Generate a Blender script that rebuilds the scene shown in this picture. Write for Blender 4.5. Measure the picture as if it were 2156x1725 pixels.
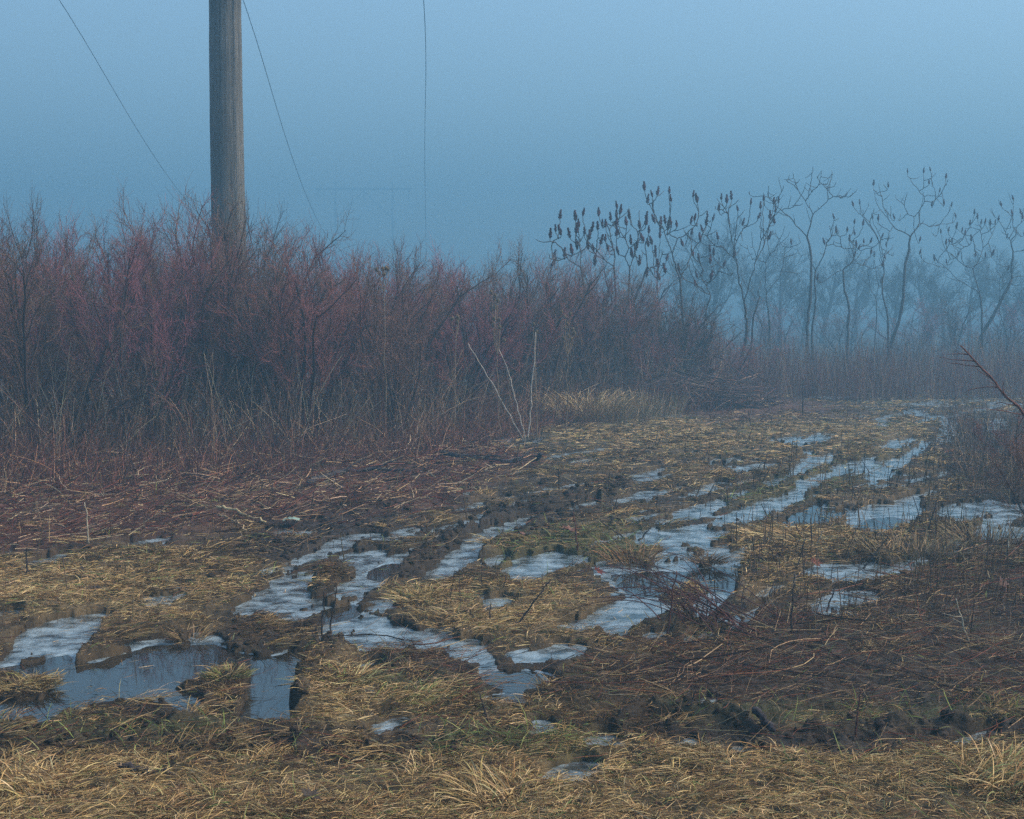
import bpy, math
import numpy as np
R = math.radians
rng = np.random.default_rng(7)
scene = bpy.context.scene
for o in list(bpy.data.objects): bpy.data.objects.remove(o)

# ------------------------------------------------------------------ camera, world, sun, exposure
CAM_H, FPX, CX, CY, HORIZON = 1.6, 2994.0, 1078.0, 862.5, 660.0     # photograph measured at 2156 x 1725
PITCH = math.atan((CY - HORIZON) / FPX)
cam = bpy.data.cameras.new('camera'); cam_ob = bpy.data.objects.new('camera', cam)
scene.collection.objects.link(cam_ob)
cam.lens = 50.0; cam.sensor_width = 36.0; cam.clip_end = 2000; cam.clip_start = 0.05
cam_ob.location = (0, 0, CAM_H); cam_ob.rotation_euler = (R(90) - PITCH, 0, 0)
scene.camera = cam_ob

SUN_EL, SUN_AZ = 46.0, 88.0           # azimuth clockwise from the view direction (+Y)
world = bpy.data.worlds.new('World'); scene.world = world; world.use_nodes = True
nt = world.node_tree; nt.nodes.clear()
sky = nt.nodes.new('ShaderNodeTexSky'); sky.sky_type = 'NISHITA'; sky.sun_disc = False
sky.sun_elevation = R(SUN_EL); sky.sun_rotation = R(SUN_AZ)
sky.air_density = 1.0; sky.dust_density = 1.5; sky.ozone_density = 3.0
bg = nt.nodes.new('ShaderNodeBackground'); bg.inputs[1].default_value = 0.09
wo = nt.nodes.new('ShaderNodeOutputWorld')
wb = nt.nodes.new('ShaderNodeVectorMath'); wb.operation = 'MULTIPLY'; wb.inputs[1].default_value = (1.12, 1.0, .86)   # thin cloud: whiter than a clear sky
nt.links.new(sky.outputs[0], wb.inputs[0]); nt.links.new(wb.outputs[0], bg.inputs[0]); nt.links.new(bg.outputs[0], wo.inputs[0])

sun = bpy.data.lights.new('sun', 'SUN'); sun.energy = 1.5; sun.angle = R(30); sun.color = (1.0, 0.86, 0.67)
sun_ob = bpy.data.objects.new('sun', sun); scene.collection.objects.link(sun_ob)
sun_ob.rotation_euler = (R(90 - SUN_EL), 0, R(-SUN_AZ + 180))

scene.view_settings.view_transform = 'Standard'; scene.view_settings.look = 'None'
scene.view_settings.gamma = 1.0; scene.view_settings.exposure = 1.95
FOG_DENSITY, FOG_COLOR, FOG_ANISO = 0.0135, (0.215, 0.46, 0.655, 1), 0.2
scene.cycles.volume_bounces = 1
scene.cycles.max_bounces = 6; scene.cycles.use_denoising = False
scene.cycles.diffuse_bounces = 3

# ------------------------------------------------------------------ helpers
def fwd():
    return np.array([0, math.cos(PITCH), -math.sin(PITCH)]), np.array([0, math.sin(PITCH), math.cos(PITCH)])
F_, U_ = fwd()
def at(x, y, Y):
    """the world point at distance Y (along +Y) seen at photo position x, y"""
    d = F_ + np.array([1., 0, 0]) * (x - CX) / FPX + U_ * (CY - y) / FPX
    return np.array([0, 0, CAM_H]) + d * (Y / d[1])
def on_ground(x, y, z=0.0):
    d = F_ + np.array([1., 0, 0]) * (x - CX) / FPX + U_ * (CY - y) / FPX
    return np.array([0, 0, CAM_H]) + d * ((z - CAM_H) / d[2])
def to_photo(X, Y, Z):
    dz = Z - CAM_H
    c = Y * F_[1] + dz * F_[2]
    u = Y * U_[1] + dz * U_[2]
    c = np.where(c < 0.05, 0.05, c)
    return CX + FPX * X / c, CY - FPX * u / c

PERM = np.random.default_rng(3).random(65536).astype(np.float32)
def vnoise(x, y, s=0):
    xi = np.floor(x).astype(np.int64); yi = np.floor(y).astype(np.int64)
    fx = x - xi; fy = y - yi
    fx = fx * fx * (3 - 2 * fx); fy = fy * fy * (3 - 2 * fy)
    def h(a, b): return PERM[((a * 73856093) ^ (b * 19349663) ^ (s * 83492791 + 1234567)) & 65535]
    a = h(xi, yi); b = h(xi + 1, yi); c = h(xi, yi + 1); d = h(xi + 1, yi + 1)
    return ((a * (1 - fx) + b * fx) * (1 - fy) + (c * (1 - fx) + d * fx) * fy) * 2 - 1
def fbm(x, y, s=0, o=3):
    r = 0; a = 1; t = 0
    for k in range(o):
        r = r + a * vnoise(x * 2 ** k + 17.3 * k, y * 2 ** k - 9.1 * k, s + k); t += a; a *= .5
    return r / t
def sstep(a, b, x):
    t = np.clip((x - a) / (b - a), 0, 1); return t * t * (3 - 2 * t)

def mesh_from(name, verts, faces, smooth=True, col=None):
    """verts (N,3), faces a list of (M,k) int arrays"""
    me = bpy.data.meshes.new(name)
    verts = np.asarray(verts, dtype=np.float32)
    me.vertices.add(len(verts)); me.vertices.foreach_set('co', verts.ravel())
    fl = [np.asarray(f, dtype=np.int32) for f in faces if len(f)]
    loops = np.concatenate([f.ravel() for f in fl])
    sizes = np.concatenate([np.full(len(f), f.shape[1], dtype=np.int32) for f in fl])
    starts = np.concatenate([[0], np.cumsum(sizes)[:-1]]).astype(np.int32)
    me.loops.add(len(loops)); me.loops.foreach_set('vertex_index', loops)
    me.polygons.add(len(sizes)); me.polygons.foreach_set('loop_start', starts)
    me.update(calc_edges=True)
    me.polygons.foreach_set('use_smooth', np.full(len(sizes), smooth, dtype=bool))
    if col is not None:
        a = me.color_attributes.new('Col', 'FLOAT_COLOR', 'POINT')
        c = np.ones((len(verts), 4), dtype=np.float32); c[:, :3] = col
        a.data.foreach_set('color', c.ravel())
    return me

class Geo:
    """collects pieces into ONE mesh"""
    def __init__(s): s.v = []; s.f = []; s.c = []; s.n = 0
    def add(s, v, f, c=(.5, .5, .5)):
        v = np.asarray(v, dtype=np.float32).reshape(-1, 3)
        s.v.append(v)
        for q in (f if isinstance(f, list) else [f]): s.f.append(np.asarray(q, dtype=np.int64) + s.n)
        cc = np.empty((len(v), 3), dtype=np.float32); cc[:] = c; s.c.append(cc)
        s.n += len(v)
    def tubes(s, P, Rr, sides=3, c=(.5, .5, .5), cap=False):
        """P (N,K,3) polylines, Rr (N,K) radii, c (N,3) or (3,)"""
        P = np.asarray(P, dtype=np.float64); N, K, _ = P.shape
        Rr = np.broadcast_to(np.asarray(Rr, dtype=np.float64), (N, K))
        T = np.gradient(P, axis=1); T /= np.linalg.norm(T, axis=2, keepdims=True) + 1e-9
        m = T.mean(axis=1); m /= np.linalg.norm(m, axis=1, keepdims=True) + 1e-9
        ref = np.where(np.abs(m[:, 2:3]) > .8, np.array([[1., 0, 0]]), np.array([[0, 0, 1.]]))
        A = np.cross(T, ref[:, None, :]); A /= np.linalg.norm(A, axis=2, keepdims=True) + 1e-9
        B = np.cross(T, A)
        an = np.arange(sides) * 2 * math.pi / sides
        V = P[:, :, None, :] + Rr[:, :, None, None] * (np.cos(an)[None, None, :, None] * A[:, :, None, :] + np.sin(an)[None, None, :, None] * B[:, :, None, :])
        idx = np.arange(N * K * sides).reshape(N, K, sides)
        a = idx[:, :-1, :]; b = np.roll(a, -1, axis=2); d = idx[:, 1:, :]; e = np.roll(d, -1, axis=2)
        faces = [np.stack([a, b, e, d], axis=-1).reshape(-1, 4)]
        if cap:
            faces += [idx[:, 0, ::-1], idx[:, -1, :]]
        c = np.asarray(c, dtype=np.float32)
        if c.ndim == 2: c = np.repeat(c, K * sides, axis=0)
        elif c.ndim == 3: c = np.repeat(c.reshape(-1, 3), sides, axis=0)
        s.add(V.reshape(-1, 3), faces, c)
    def ribbons(s, P, W, side, c):
        """flat blades: P (N,K,3), W (N,K) half widths, side (N,3)"""
        N, K, _ = P.shape
        off = side[:, None, :] * W[:, :, None]
        V = np.stack([P - off, P + off], axis=2)
        idx = np.arange(N * K * 2).reshape(N, K, 2)
        f = np.stack([idx[:, :-1, 0], idx[:, :-1, 1], idx[:, 1:, 1], idx[:, 1:, 0]], axis=-1).reshape(-1, 4)
        s.add(V.reshape(-1, 3), f, np.repeat(c, K * 2, axis=0))
    def mesh(s, name, smooth=True):
        return mesh_from(name, np.concatenate(s.v), _group(s.f), smooth, np.concatenate(s.c))
def _group(fl):
    d = {}
    for f in fl: d.setdefault(f.shape[1], []).append(f)
    return [np.concatenate(v) for v in d.values()]

def link(name, me, mat, parent=None, loc=None):
    o = bpy.data.objects.new(name, me); scene.collection.objects.link(o)
    if mat is not None:
        if len(me.materials) == 0: me.materials.append(mat)
    if parent is not None: o.parent = parent
    if loc is not None: o.location = loc
    return o
def tag(o, label, cat, group=None, kind=None):
    o['label'] = label
    if cat: o['category'] = cat
    if group: o['group'] = group
    if kind: o['kind'] = kind
    return o
def empty(name, loc, label, cat, group=None, rz=0, scale=1):
    o = bpy.data.objects.new(name, None); scene.collection.objects.link(o)
    o.location = loc; o.rotation_euler = (0, 0, rz); o.scale = (scale,) * 3
    o.empty_display_size = .2
    return tag(o, label, cat, group)

# ------------------------------------------------------------------ materials
def mat_base(name):
    m = bpy.data.materials.new(name); m.use_nodes = True
    return m, m.node_tree, m.node_tree.nodes['Principled BSDF']
def vcol_mat(name, rough=.75, var=.35, scale=40., spec=.3, bump=0., bump_scale=60., tint=(1, 1, 1), transl=0):
    m, t, b = mat_base(name)
    a = t.nodes.new('ShaderNodeAttribute'); a.attribute_name = 'Col'
    tc = t.nodes.new('ShaderNodeTexCoord')
    n = t.nodes.new('ShaderNodeTexNoise'); n.inputs['Scale'].default_value = scale; n.inputs['Detail'].default_value = 4
    t.links.new(tc.outputs['Object'], n.inputs['Vector'])
    mr = t.nodes.new('ShaderNodeMapRange'); mr.inputs[1].default_value = .3; mr.inputs[2].default_value = .7
    mr.inputs[3].default_value = 1 - var; mr.inputs[4].default_value = 1 + var
    t.links.new(n.outputs[0], mr.inputs[0])
    mx = t.nodes.new('ShaderNodeVectorMath'); mx.operation = 'SCALE'
    t.links.new(a.outputs['Color'], mx.inputs[0]); t.links.new(mr.outputs[0], mx.inputs['Scale'])
    t.links.new(mx.outputs[0], b.inputs['Base Color'])
    b.inputs['Roughness'].default_value = rough
    b.inputs['Specular IOR Level'].default_value = spec
    if bump:
        n2 = t.nodes.new('ShaderNodeTexNoise'); n2.inputs['Scale'].default_value = bump_scale; n2.inputs['Detail'].default_value = 6
        t.links.new(tc.outputs['Object'], n2.inputs['Vector'])
        bp = t.nodes.new('ShaderNodeBump'); bp.inputs['Strength'].default_value = bump; bp.inputs['Distance'].default_value = .02
        t.links.new(n2.outputs[0], bp.inputs['Height']); t.links.new(bp.outputs[0], b.inputs['Normal'])
    return m
M_straw = vcol_mat('dry_grass', .85, .35, 30, .12)
M_twig = vcol_mat('twig_bark', .8, .3, 60, .15)
M_bark = vcol_mat('bark', .85, .35, 25, .2, .4, 40)
M_ground = vcol_mat('mud', .75, .45, 9, .2, .9, 28)
M_fruit = vcol_mat('sumac_fruit', .9, .4, 90, .1)
M_leaf = vcol_mat('dead_leaf', .7, .3, 60, .3)

def wood_pole_mat():
    m, t, b = mat_base('weathered_pole_wood')
    tc = t.nodes.new('ShaderNodeTexCoord'); mp = t.nodes.new('ShaderNodeMapping')
    mp.inputs['Scale'].default_value = (14, 14, .9)
    t.links.new(tc.outputs['Object'], mp.inputs[0])
    n = t.nodes.new('ShaderNodeTexNoise'); n.inputs['Scale'].default_value = 2.0; n.inputs['Detail'].default_value = 8; n.inputs['Roughness'].default_value = .7
    t.links.new(mp.outputs[0], n.inputs[0])
    cr = t.nodes.new('ShaderNodeValToRGB')
    e = cr.color_ramp.elements
    e[0].position = .3; e[0].color = (.06, .055, .047, 1); e[1].position = .72; e[1].color = (.20, .185, .16, 1)
    t.links.new(n.outputs[0], cr.inputs[0])
    v = t.nodes.new('ShaderNodeTexNoise'); v.inputs['Scale'].default_value = 1.1; t.links.new(tc.outputs['Object'], v.inputs[0])
    mr = t.nodes.new('ShaderNodeMapRange'); mr.inputs[1].default_value = .35; mr.inputs[2].default_value = .65; mr.inputs[3].default_value = .75; mr.inputs[4].default_value = 1.25
    t.links.new(v.outputs[0], mr.inputs[0])
    sc = t.nodes.new('ShaderNodeVectorMath'); sc.operation = 'SCALE'
    t.links.new(cr.outputs[0], sc.inputs[0]); t.links.new(mr.outputs[0], sc.inputs['Scale']); t.links.new(sc.outputs[0], b.inputs['Base Color'])
    mp2 = t.nodes.new('ShaderNodeMapping'); mp2.inputs['Scale'].default_value = (34, 34, .55); t.links.new(tc.outputs['Object'], mp2.inputs[0])
    cn = t.nodes.new('ShaderNodeTexNoise'); cn.inputs['Scale'].default_value = 1.0; cn.inputs['Detail'].default_value = 3; t.links.new(mp2.outputs[0], cn.inputs[0])
    cm = t.nodes.new('ShaderNodeMapRange'); cm.inputs[1].default_value = .33; cm.inputs[2].default_value = .40; cm.inputs[3].default_value = .35; cm.inputs[4].default_value = 1.0
    t.links.new(cn.outputs[0], cm.inputs[0])
    s2 = t.nodes.new('ShaderNodeVectorMath'); s2.operation = 'SCALE'; t.links.new(sc.outputs[0], s2.inputs[0]); t.links.new(cm.outputs[0], s2.inputs['Scale']); t.links.new(s2.outputs[0], b.inputs['Base Color'])
    bp = t.nodes.new('ShaderNodeBump'); bp.inputs['Strength'].default_value = .9; bp.inputs['Distance'].default_value = .03
    t.links.new(n.outputs[0], bp.inputs['Height']); t.links.new(bp.outputs[0], b.inputs['Normal'])
    b.inputs['Roughness'].default_value = .85
    return m
M_pole = wood_pole_mat()
def water_mat():
    m, t, b = mat_base('puddle_water')
    b.inputs['Base Color'].default_value = (.018, .016, .013, 1); b.inputs['Roughness'].default_value = .03
    b.inputs['IOR'].default_value = 1.6
    tc = t.nodes.new('ShaderNodeTexCoord'); mp = t.nodes.new('ShaderNodeMapping'); mp.inputs['Scale'].default_value = (5, 9, 1)
    n = t.nodes.new('ShaderNodeTexNoise'); n.inputs['Scale'].default_value = 1.0; n.inputs['Detail'].default_value = 3
    t.links.new(tc.outputs['Object'], mp.inputs[0]); t.links.new(mp.outputs[0], n.inputs[0])
    bp = t.nodes.new('ShaderNodeBump'); bp.inputs['Strength'].default_value = .02; bp.inputs['Distance'].default_value = .01
    t.links.new(n.outputs[0], bp.inputs['Height']); t.links.new(bp.outputs[0], b.inputs['Normal'])
    return m
def ice_mat():
    m, t, b = mat_base('thin_ice')
    tc = t.nodes.new('ShaderNodeTexCoord')
    n = t.nodes.new('ShaderNodeTexNoise'); n.inputs['Scale'].default_value = 7; n.inputs['Detail'].default_value = 8; n.inputs['Roughness'].default_value = .65
    t.links.new(tc.outputs['Object'], n.inputs[0])
    cr = t.nodes.new('ShaderNodeValToRGB'); e = cr.color_ramp.elements
    e[0].position = .32; e[0].color = (.03, .038, .042, 1); e[0].position = .4; e[1].position = .6; e[1].color = (.26, .33, .37, 1)
    t.links.new(n.outputs[0], cr.inputs[0]); t.links.new(cr.outputs[0], b.inputs['Base Color'])
    mr = t.nodes.new('ShaderNodeMapRange'); mr.inputs[1].default_value = .35; mr.inputs[2].default_value = .6; mr.inputs[3].default_value = .06; mr.inputs[4].default_value = .26
    t.links.new(n.outputs[0], mr.inputs[0]); t.links.new(mr.outputs[0], b.inputs['Roughness'])
    b.inputs['IOR'].default_value = 1.6; b.inputs['Specular IOR Level'].default_value = .6
    n2 = t.nodes.new('ShaderNodeTexNoise'); n2.inputs['Scale'].default_value = 22; n2.inputs['Detail'].default_value = 5
    t.links.new(tc.outputs['Object'], n2.inputs[0])
    bp = t.nodes.new('ShaderNodeBump'); bp.inputs['Strength'].default_value = .12; bp.inputs['Distance'].default_value = .01
    t.links.new(n2.outputs[0], bp.inputs['Height']); t.links.new(bp.outputs[0], b.inputs['Normal'])
    return m
M_water = water_mat(); M_ice = ice_mat()
def plain_mat(name, col, rough=.6, metal=0.):
    m, t, b = mat_base(name)
    tc = t.nodes.new('ShaderNodeTexCoord'); n = t.nodes.new('ShaderNodeTexNoise'); n.inputs['Scale'].default_value = 30
    t.links.new(tc.outputs['Object'], n.inputs[0])
    cr = t.nodes.new('ShaderNodeValToRGB'); e = cr.color_ramp.elements
    e[0].color = tuple(c * .75 for c in col) + (1,); e[1].color = tuple(min(1, c * 1.25) for c in col) + (1,)
    t.links.new(n.outputs[0], cr.inputs[0]); t.links.new(cr.outputs[0], b.inputs['Base Color'])
    b.inputs['Roughness'].default_value = rough; b.inputs['Metallic'].default_value = metal
    return m
M_wire = plain_mat('aluminium_wire', (.12, .13, .14), .5, .6)
M_ins = plain_mat('insulator_glaze', (.1, .06, .05), .3)
M_scrap = plain_mat('pale_plastic', (.26, .38, .33), .4)

# ------------------------------------------------------------------ where the field is wet, muddy, strawy: shapes measured on the ground
def CA(p): return [(.36 * x, 905.5 + .36 * y) for x, y in p]
def CB(p): return [(690 + .36 * x, 991.8 + .36 * y) for x, y in p]
def CC(p): return [(1379.8 + .36 * x, 819.3 + .36 * y) for x, y in p]
def CE(p): return [(1078 + .5 * x, 1380 + .5 * y) for x, y in p]
def T(s):
    v = [float(q) for q in s.replace(',', ' ').split()]; return list(zip(v[::2], v[1::2]))
water_polys = [CA(T(s)) for s in (
 '0 1400 180 1370 330 1330 400 1325 430 1370 540 1370 700 1330 850 1270 1020 1260 1250 1260 1400 1310 1600 1330 1720 1290 1850 1310 1860 1340 1800 1410 1730 1450 1765 1530 1695 1590 1750 1660 1690 1745 1590 1725 1450 1750 1400 1700 1130 1680 1050 1660 1000 1640 900 1600 700 1595 480 1640 330 1710 270 1745 0 1760 -300 1760 -300 1400',
 '1660 1140 1850 1080 2000 1030 2156 1040 2030 1110 1900 1140 1760 1140')] + [CB(T(s)) for s in (
 '240 590 330 550 470 550 420 600 300 640 230 640',
 '1650 620 1880 600 2156 590 2200 640 2200 720 1900 740 1760 720',
 '900 1180 1020 1170 1200 1180 1320 1210 1380 1240 1330 1270 1150 1290 980 1290 940 1250',
 '950 1320 1150 1310 1280 1350 1100 1380 930 1360',
 '180 1150 300 1140 440 1190 320 1200 220 1190')] + [CC(T(s)) for s in (
 '700 785 880 690 990 640 950 700 1130 710 1050 780 900 820 740 815',
 '0 1080 180 1080 230 1060 500 1030 500 1080 460 1160 380 1180 250 1180 240 1220 100 1230 0 1200',
 '1150 810 1280 760 1400 750 1480 790 1250 840')]
ice_polys = [CA(T(s)) for s in (
 '60 1290 150 1180 350 1150 520 1150 560 1180 480 1300 430 1350 200 1320 0 1400 -200 1400 50 1340',
 '680 1290 760 1215 860 1250 1020 1235 1120 1210 1280 1215 1300 1270 850 1290',
 '-200 1070 110 1070 100 1110 -200 1135', '330 1125 640 1090 640 1115 350 1155', '860 1150 940 1145 900 1185',
 '860 1030 990 1015 980 1050 880 1050', '1000 925 1100 925 1080 965 1010 965', '820 985 1100 980 1080 1005 840 1010',
 '1240 880 1320 865 1330 895 1250 915', '780 920 850 915 840 940 790 945', '380 925 440 920 430 945 360 950',
 '1470 1010 1560 940 1650 900 1780 880 1900 850 2050 760 2156 740 2250 760 2156 960 2000 1000 1850 1060 1780 1100 1620 1100 1480 1105 1390 1050',
 '1450 830 1560 815 1700 785 1830 735 1950 685 2080 645 2060 690 1950 745 1850 785 1720 825 1600 855 1500 865',
 '150 800 220 765 330 745 400 715 380 770 250 805 120 835', '0 720 90 715 70 745 0 745', '730 680 860 655 960 635 1010 670 780 705',
 '1560 620 1700 600 1940 590 1900 620 1600 645', '1840 1250 1900 1180 1950 1120 2080 1090 2200 1080 2080 1180 2000 1240 1900 1270',
 '1620 1220 1650 1180 1690 1190 1660 1225')] + [CB(T(s)) for s in (
 '100 650 180 560 300 505 450 475 580 435 700 365 860 310 960 285 840 375 700 425 560 515 440 585 330 665 150 695',
 '570 620 640 565 740 475 820 415 940 360 1080 330 1240 275 1220 310 1100 365 940 425 880 505 820 555 740 605 600 635',
 '200 400 400 365 560 340 500 385 350 400 220 425', '1020 220 1120 195 1300 180 1450 160 1250 210 1100 250 1060 250',
 '1320 245 1450 215 1590 175 1560 205 1420 240 1330 265', '760 150 910 115 870 150 780 165',
 '1030 590 1150 530 1280 495 1450 515 1540 520 1450 565 1280 615 1190 655 1080 655', '900 565 1000 500 1060 520 980 585',
 '1200 405 1290 395 1250 425', '1760 400 1900 375 2050 345 2200 310 2200 400 2000 405 1860 455 1800 425',
 '1560 580 1640 565 1900 555 2000 565 2200 530 2200 780 2000 810 1900 860 1750 905 1500 935 1320 925 1360 875 1500 850 1640 800 1750 740 1620 680 1560 625',
 '770 715 870 735 960 755 1100 755 1070 810 950 845 870 815 940 785 800 735',
 '100 900 250 855 370 885 470 955 640 935 740 925 680 1020 560 1065 480 1025 350 1045 100 1035 160 960',
 '650 1050 780 1005 920 1005 880 1060 960 1100 830 1115 720 1085', '1050 1080 1250 1045 1520 1035 1500 1085 1300 1115 1100 1115',
 '880 1060 980 1130 960 1180 900 1190', '170 1240 200 1225 320 1290 250 1325', '320 1480 400 1460 470 1470 430 1495',
 '250 1530 300 1505 480 1530 420 1555 290 1565', '1200 1500 1260 1485 1340 1520 1270 1555 1190 1555', '530 1590 600 1570 660 1580 600 1600',
 '1530 1600 1640 1575 1770 1600 1720 1645 1600 1645', '2010 1600 2130 1585 2060 1625', '1830 980 1900 960 2000 950 1960 990 1880 1000',
 '350 1625 400 1615 410 1635', '0 490 60 470 130 465 100 490 0 510', '60 560 150 520 260 500 200 540 100 580 20 600', '-30 700 100 690 120 720 30 760 -30 750', '0 420 120 400 260 385 200 410 60 440')] + [CE(T(s)) for s in (
 '130 530 180 480 300 468 380 488 300 522 250 538', '480 480 550 468 540 502 490 502', '290 370 430 358 500 380 430 402 350 402',
 '670 370 760 362 860 390 760 392 690 396', '860 430 960 402 1050 420 960 452', '730 200 800 188 900 210 760 218',
 '80 330 100 288 180 308 170 342', '1870 370 2000 338 2050 350 1960 392 1910 392', '100 560 150 550 150 570', '2050 570 2090 560 2090 585')] + [CC(T(s)) for s in (
 '0 900 150 850 300 855 440 845 420 885 300 915 0 920', '90 765 230 700 370 655 400 690 300 745 150 768', '130 632 250 590 420 548 330 602 200 628',
 '400 645 560 578 540 622 450 655', '310 775 470 700 640 648 740 628 850 555 1000 515 1080 465 1280 432 1180 485 1060 527 960 567 850 637 760 687 600 757 400 777',
 '740 515 900 418 1070 395 1020 445 900 467 840 507', '820 385 950 368 930 405', '680 445 840 418 780 450', '550 455 650 422 620 455',
 '1170 525 1330 447 1420 407 1620 310 1560 387 1440 457 1330 527', '1260 352 1400 307 1500 297 1580 285 1400 355',
 '1655 315 1690 260 1670 220 1740 195 1770 255 1710 305', '1930 235 2000 180 2060 195 2040 235', '1450 120 1540 135 1700 180 1600 177 1480 145',
 '550 325 780 285 840 285 740 315', '740 335 900 287 1050 262 960 312 850 335', '1300 190 1345 178 1355 220 1310 220', '1600 175 1700 165 1690 190',
 '560 895 700 868 800 855 650 925', '690 800 820 755 900 800 780 830', '1100 800 1150 740 1280 700 1400 690 1560 710 1480 805 1250 845',
 '1640 745 1700 695 1900 675 2300 690 2300 740 1900 750 1700 768', '1890 905 1900 830 2300 820 2300 905 2000 925',
 '880 1080 1000 1035 1200 1030 1400 1050 1480 1020 1520 1050 1250 1125 1050 1145 920 1125', '900 1255 1040 1200 1250 1195 1300 1240 1100 1275 920 1305',
 '830 1335 960 1305 1200 1325 1000 1355', '-50 1040 330 1040 540 950 530 1000 490 1100 450 1200 360 1260 250 1335 200 1280 0 1300 -50 1300', '420 960 540 955 520 985',
 '1400 580 1470 572 1460 590', '600 595 720 525 760 540 690 575', '130 380 280 365 260 390', '290 440 520 395 510 415 320 450', '460 370 620 345 600 365', '40 450 0 440 0 460', '1900 490 1960 470 1950 490')]
def swell(p, kx, ky):
    cx = sum(q[0] for q in p) / len(p); cy = sum(q[1] for q in p) / len(p)
    return [(cx + (x - cx) * kx, cy + (y - cy) * ky) for x, y in p]
ice_polys = [swell(p, 1.05, 1.45) if sum(q[1] for q in p) / len(p) > 1500 else swell(p, 1.05, 1.18) for p in ice_polys]
dry_polys = [CA(T(s)) for s in (
 '-300 1460 180 1455 280 1450 310 1500 260 1550 300 1580 -300 1590',
 '1030 1500 1170 1470 1280 1420 1400 1395 1490 1440 1435 1500 1470 1570 1410 1650 1430 1730 1150 1680 1180 1570 1100 1540 1000 1530',
 '1025 1280 1060 1210 1110 1225 1120 1295', '450 1340 520 1250 600 1165 680 1125 770 1200 740 1250 600 1330 450 1370',
 '1780 930 1850 880 2000 825 2090 855 1990 925 1840 1000', '1440 1150 1500 1080 1650 1120 1640 1180 1500 1250 1300 1260')] + [CB(T(s)) for s in (
 '2000 720 2100 665 2200 680 2200 745 2020 745', '1690 530 1780 490 1900 500 1900 580 1700 600')] + [CC(T(s)) for s in (
 '90 1190 200 1145 260 1170 200 1225 90 1215', '215 1010 280 980 345 1000 330 1050 250 1060 215 1040', '720 740 880 675 860 700 760 765', '0 1230 100 1220 250 1260 200 1290 60 1260')]
ridge_lines = [(CB(T('380 660 470 610 560 560 640 470 760 395 900 320 1080 262 1260 222 1500 180 1750 120')), 24, 1.0),
 (CB(T('150 560 60 620 -60 660')), 14, .6), (CB(T('-20 760 -60 900 60 920 20 1010')), 34, .6),
 (CB(T('740 620 880 530 1000 440 1150 370 1300 300')), 12, .5), (CA(T('1720 1600 1760 1500 1900 1380 2000 1250')), 50, .7),
 (CC(T('740 640 860 610 900 640')), 16, .6), (CC(T('480 760 700 720 560 790')), 14, .6), (CE(T('460 320 560 280 700 290 800 305 960 315 1040 360')), 14, .9),
 (CE(T('1250 340 1500 330 1700 320 2156 350')), 16, .6), (CA(T('1200 1600 1300 1520 1400 1450')), 16, .5),
 (CC(T('560 1130 640 1010 500 1180')), 20, .5)]
W2, H2 = 1300, 863           # rasters cover x -222..2378, y 0..1725 of the photograph at half size
def raster(polys):
    m = np.zeros((H2, W2), dtype=np.float32)
    for p in polys:
        p = np.array(p); x = (p[:, 0] + 222) / 2; y = p[:, 1] / 2
        y0, y1 = max(0, int(y.min()) - 1), min(H2, int(y.max()) + 2)
        x0, x1 = max(0, int(x.min()) - 1), min(W2, int(x.max()) + 2)
        if y0 >= y1 or x0 >= x1: continue
        gx, gy = np.meshgrid(np.arange(x0, x1) + .5, np.arange(y0, y1) + .5)
        ins = np.zeros(gx.shape, bool)
        for i in range(len(p)):
            j = i - 1
            c = ((y[i] > gy) != (y[j] > gy))
            with np.errstate(divide='ignore', invalid='ignore'):
                xx = (x[j] - x[i]) * (gy - y[i]) / (y[j] - y[i] if y[j] != y[i] else 1e-9) + x[i]
            ins ^= c & (gx < xx)
        m[y0:y1, x0:x1] = np.maximum(m[y0:y1, x0:x1], ins)
    return m
def rline(pts, w, val, m):
    gy, gx = np.mgrid[0:H2, 0:W2]
    pts = [((x + 222) / 2, y / 2) for x, y in pts]; w = w / 2
    xs = [p[0] for p in pts]; ys = [p[1] for p in pts]
    x0, x1 = int(max(0, min(xs) - 2 * w)), int(min(W2, max(xs) + 2 * w)); y0, y1 = int(max(0, min(ys) - 2 * w)), int(min(H2, max(ys) + 2 * w))
    gx = gx[y0:y1, x0:x1] + .5; gy = gy[y0:y1, x0:x1] + .5; best = np.full(gx.shape, 1e9)
    for (ax, ay), (bx, by) in zip(pts[:-1], pts[1:]):
        t = np.clip(((gx - ax) * (bx - ax) + (gy - ay) * (by - ay)) / ((bx - ax) ** 2 + (by - ay) ** 2), 0, 1)
        wl = w * (0.35 + 0.65 * np.clip((gy * 2 - 660) / 600, 0, 1))
        best = np.minimum(best, np.hypot(gx - ax - t * (bx - ax), (gy - ay - t * (by - ay)) * 1.3) / wl)
    m[y0:y1, x0:x1] = np.maximum(m[y0:y1, x0:x1], val * sstep(1.1, 0.1, best))
def blur(m, rx, ry):
    for ax, r in ((1, rx), (0, ry)):
        for _ in range(2):
            if r < 1: continue
            pad = [(0, 0), (0, 0)]; pad[ax] = (r + 1, r)
            c = np.cumsum(np.pad(m, pad, mode='edge'), axis=ax)
            n = m.shape[ax]
            m = (np.take(c, np.arange(2 * r + 1, 2 * r + 1 + n), axis=ax) - np.take(c, np.arange(0, n), axis=ax)) / (2 * r + 1)
    return m
dry = raster(dry_polys)
R_water = blur(raster(water_polys), 3, 2)
R_wet = blur(np.maximum(raster(water_polys), raster(ice_polys)) * (1 - dry), 5, 2)
R_dry = blur(dry.copy(), 4, 2)
R_ridge = np.zeros((H2, W2), dtype=np.float32)
for pts, w, v in ridge_lines: rline(pts, w, v, R_ridge)
def zone(polys, rx, ry): return blur(raster([T(p) for p in polys]), rx, ry)
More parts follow.
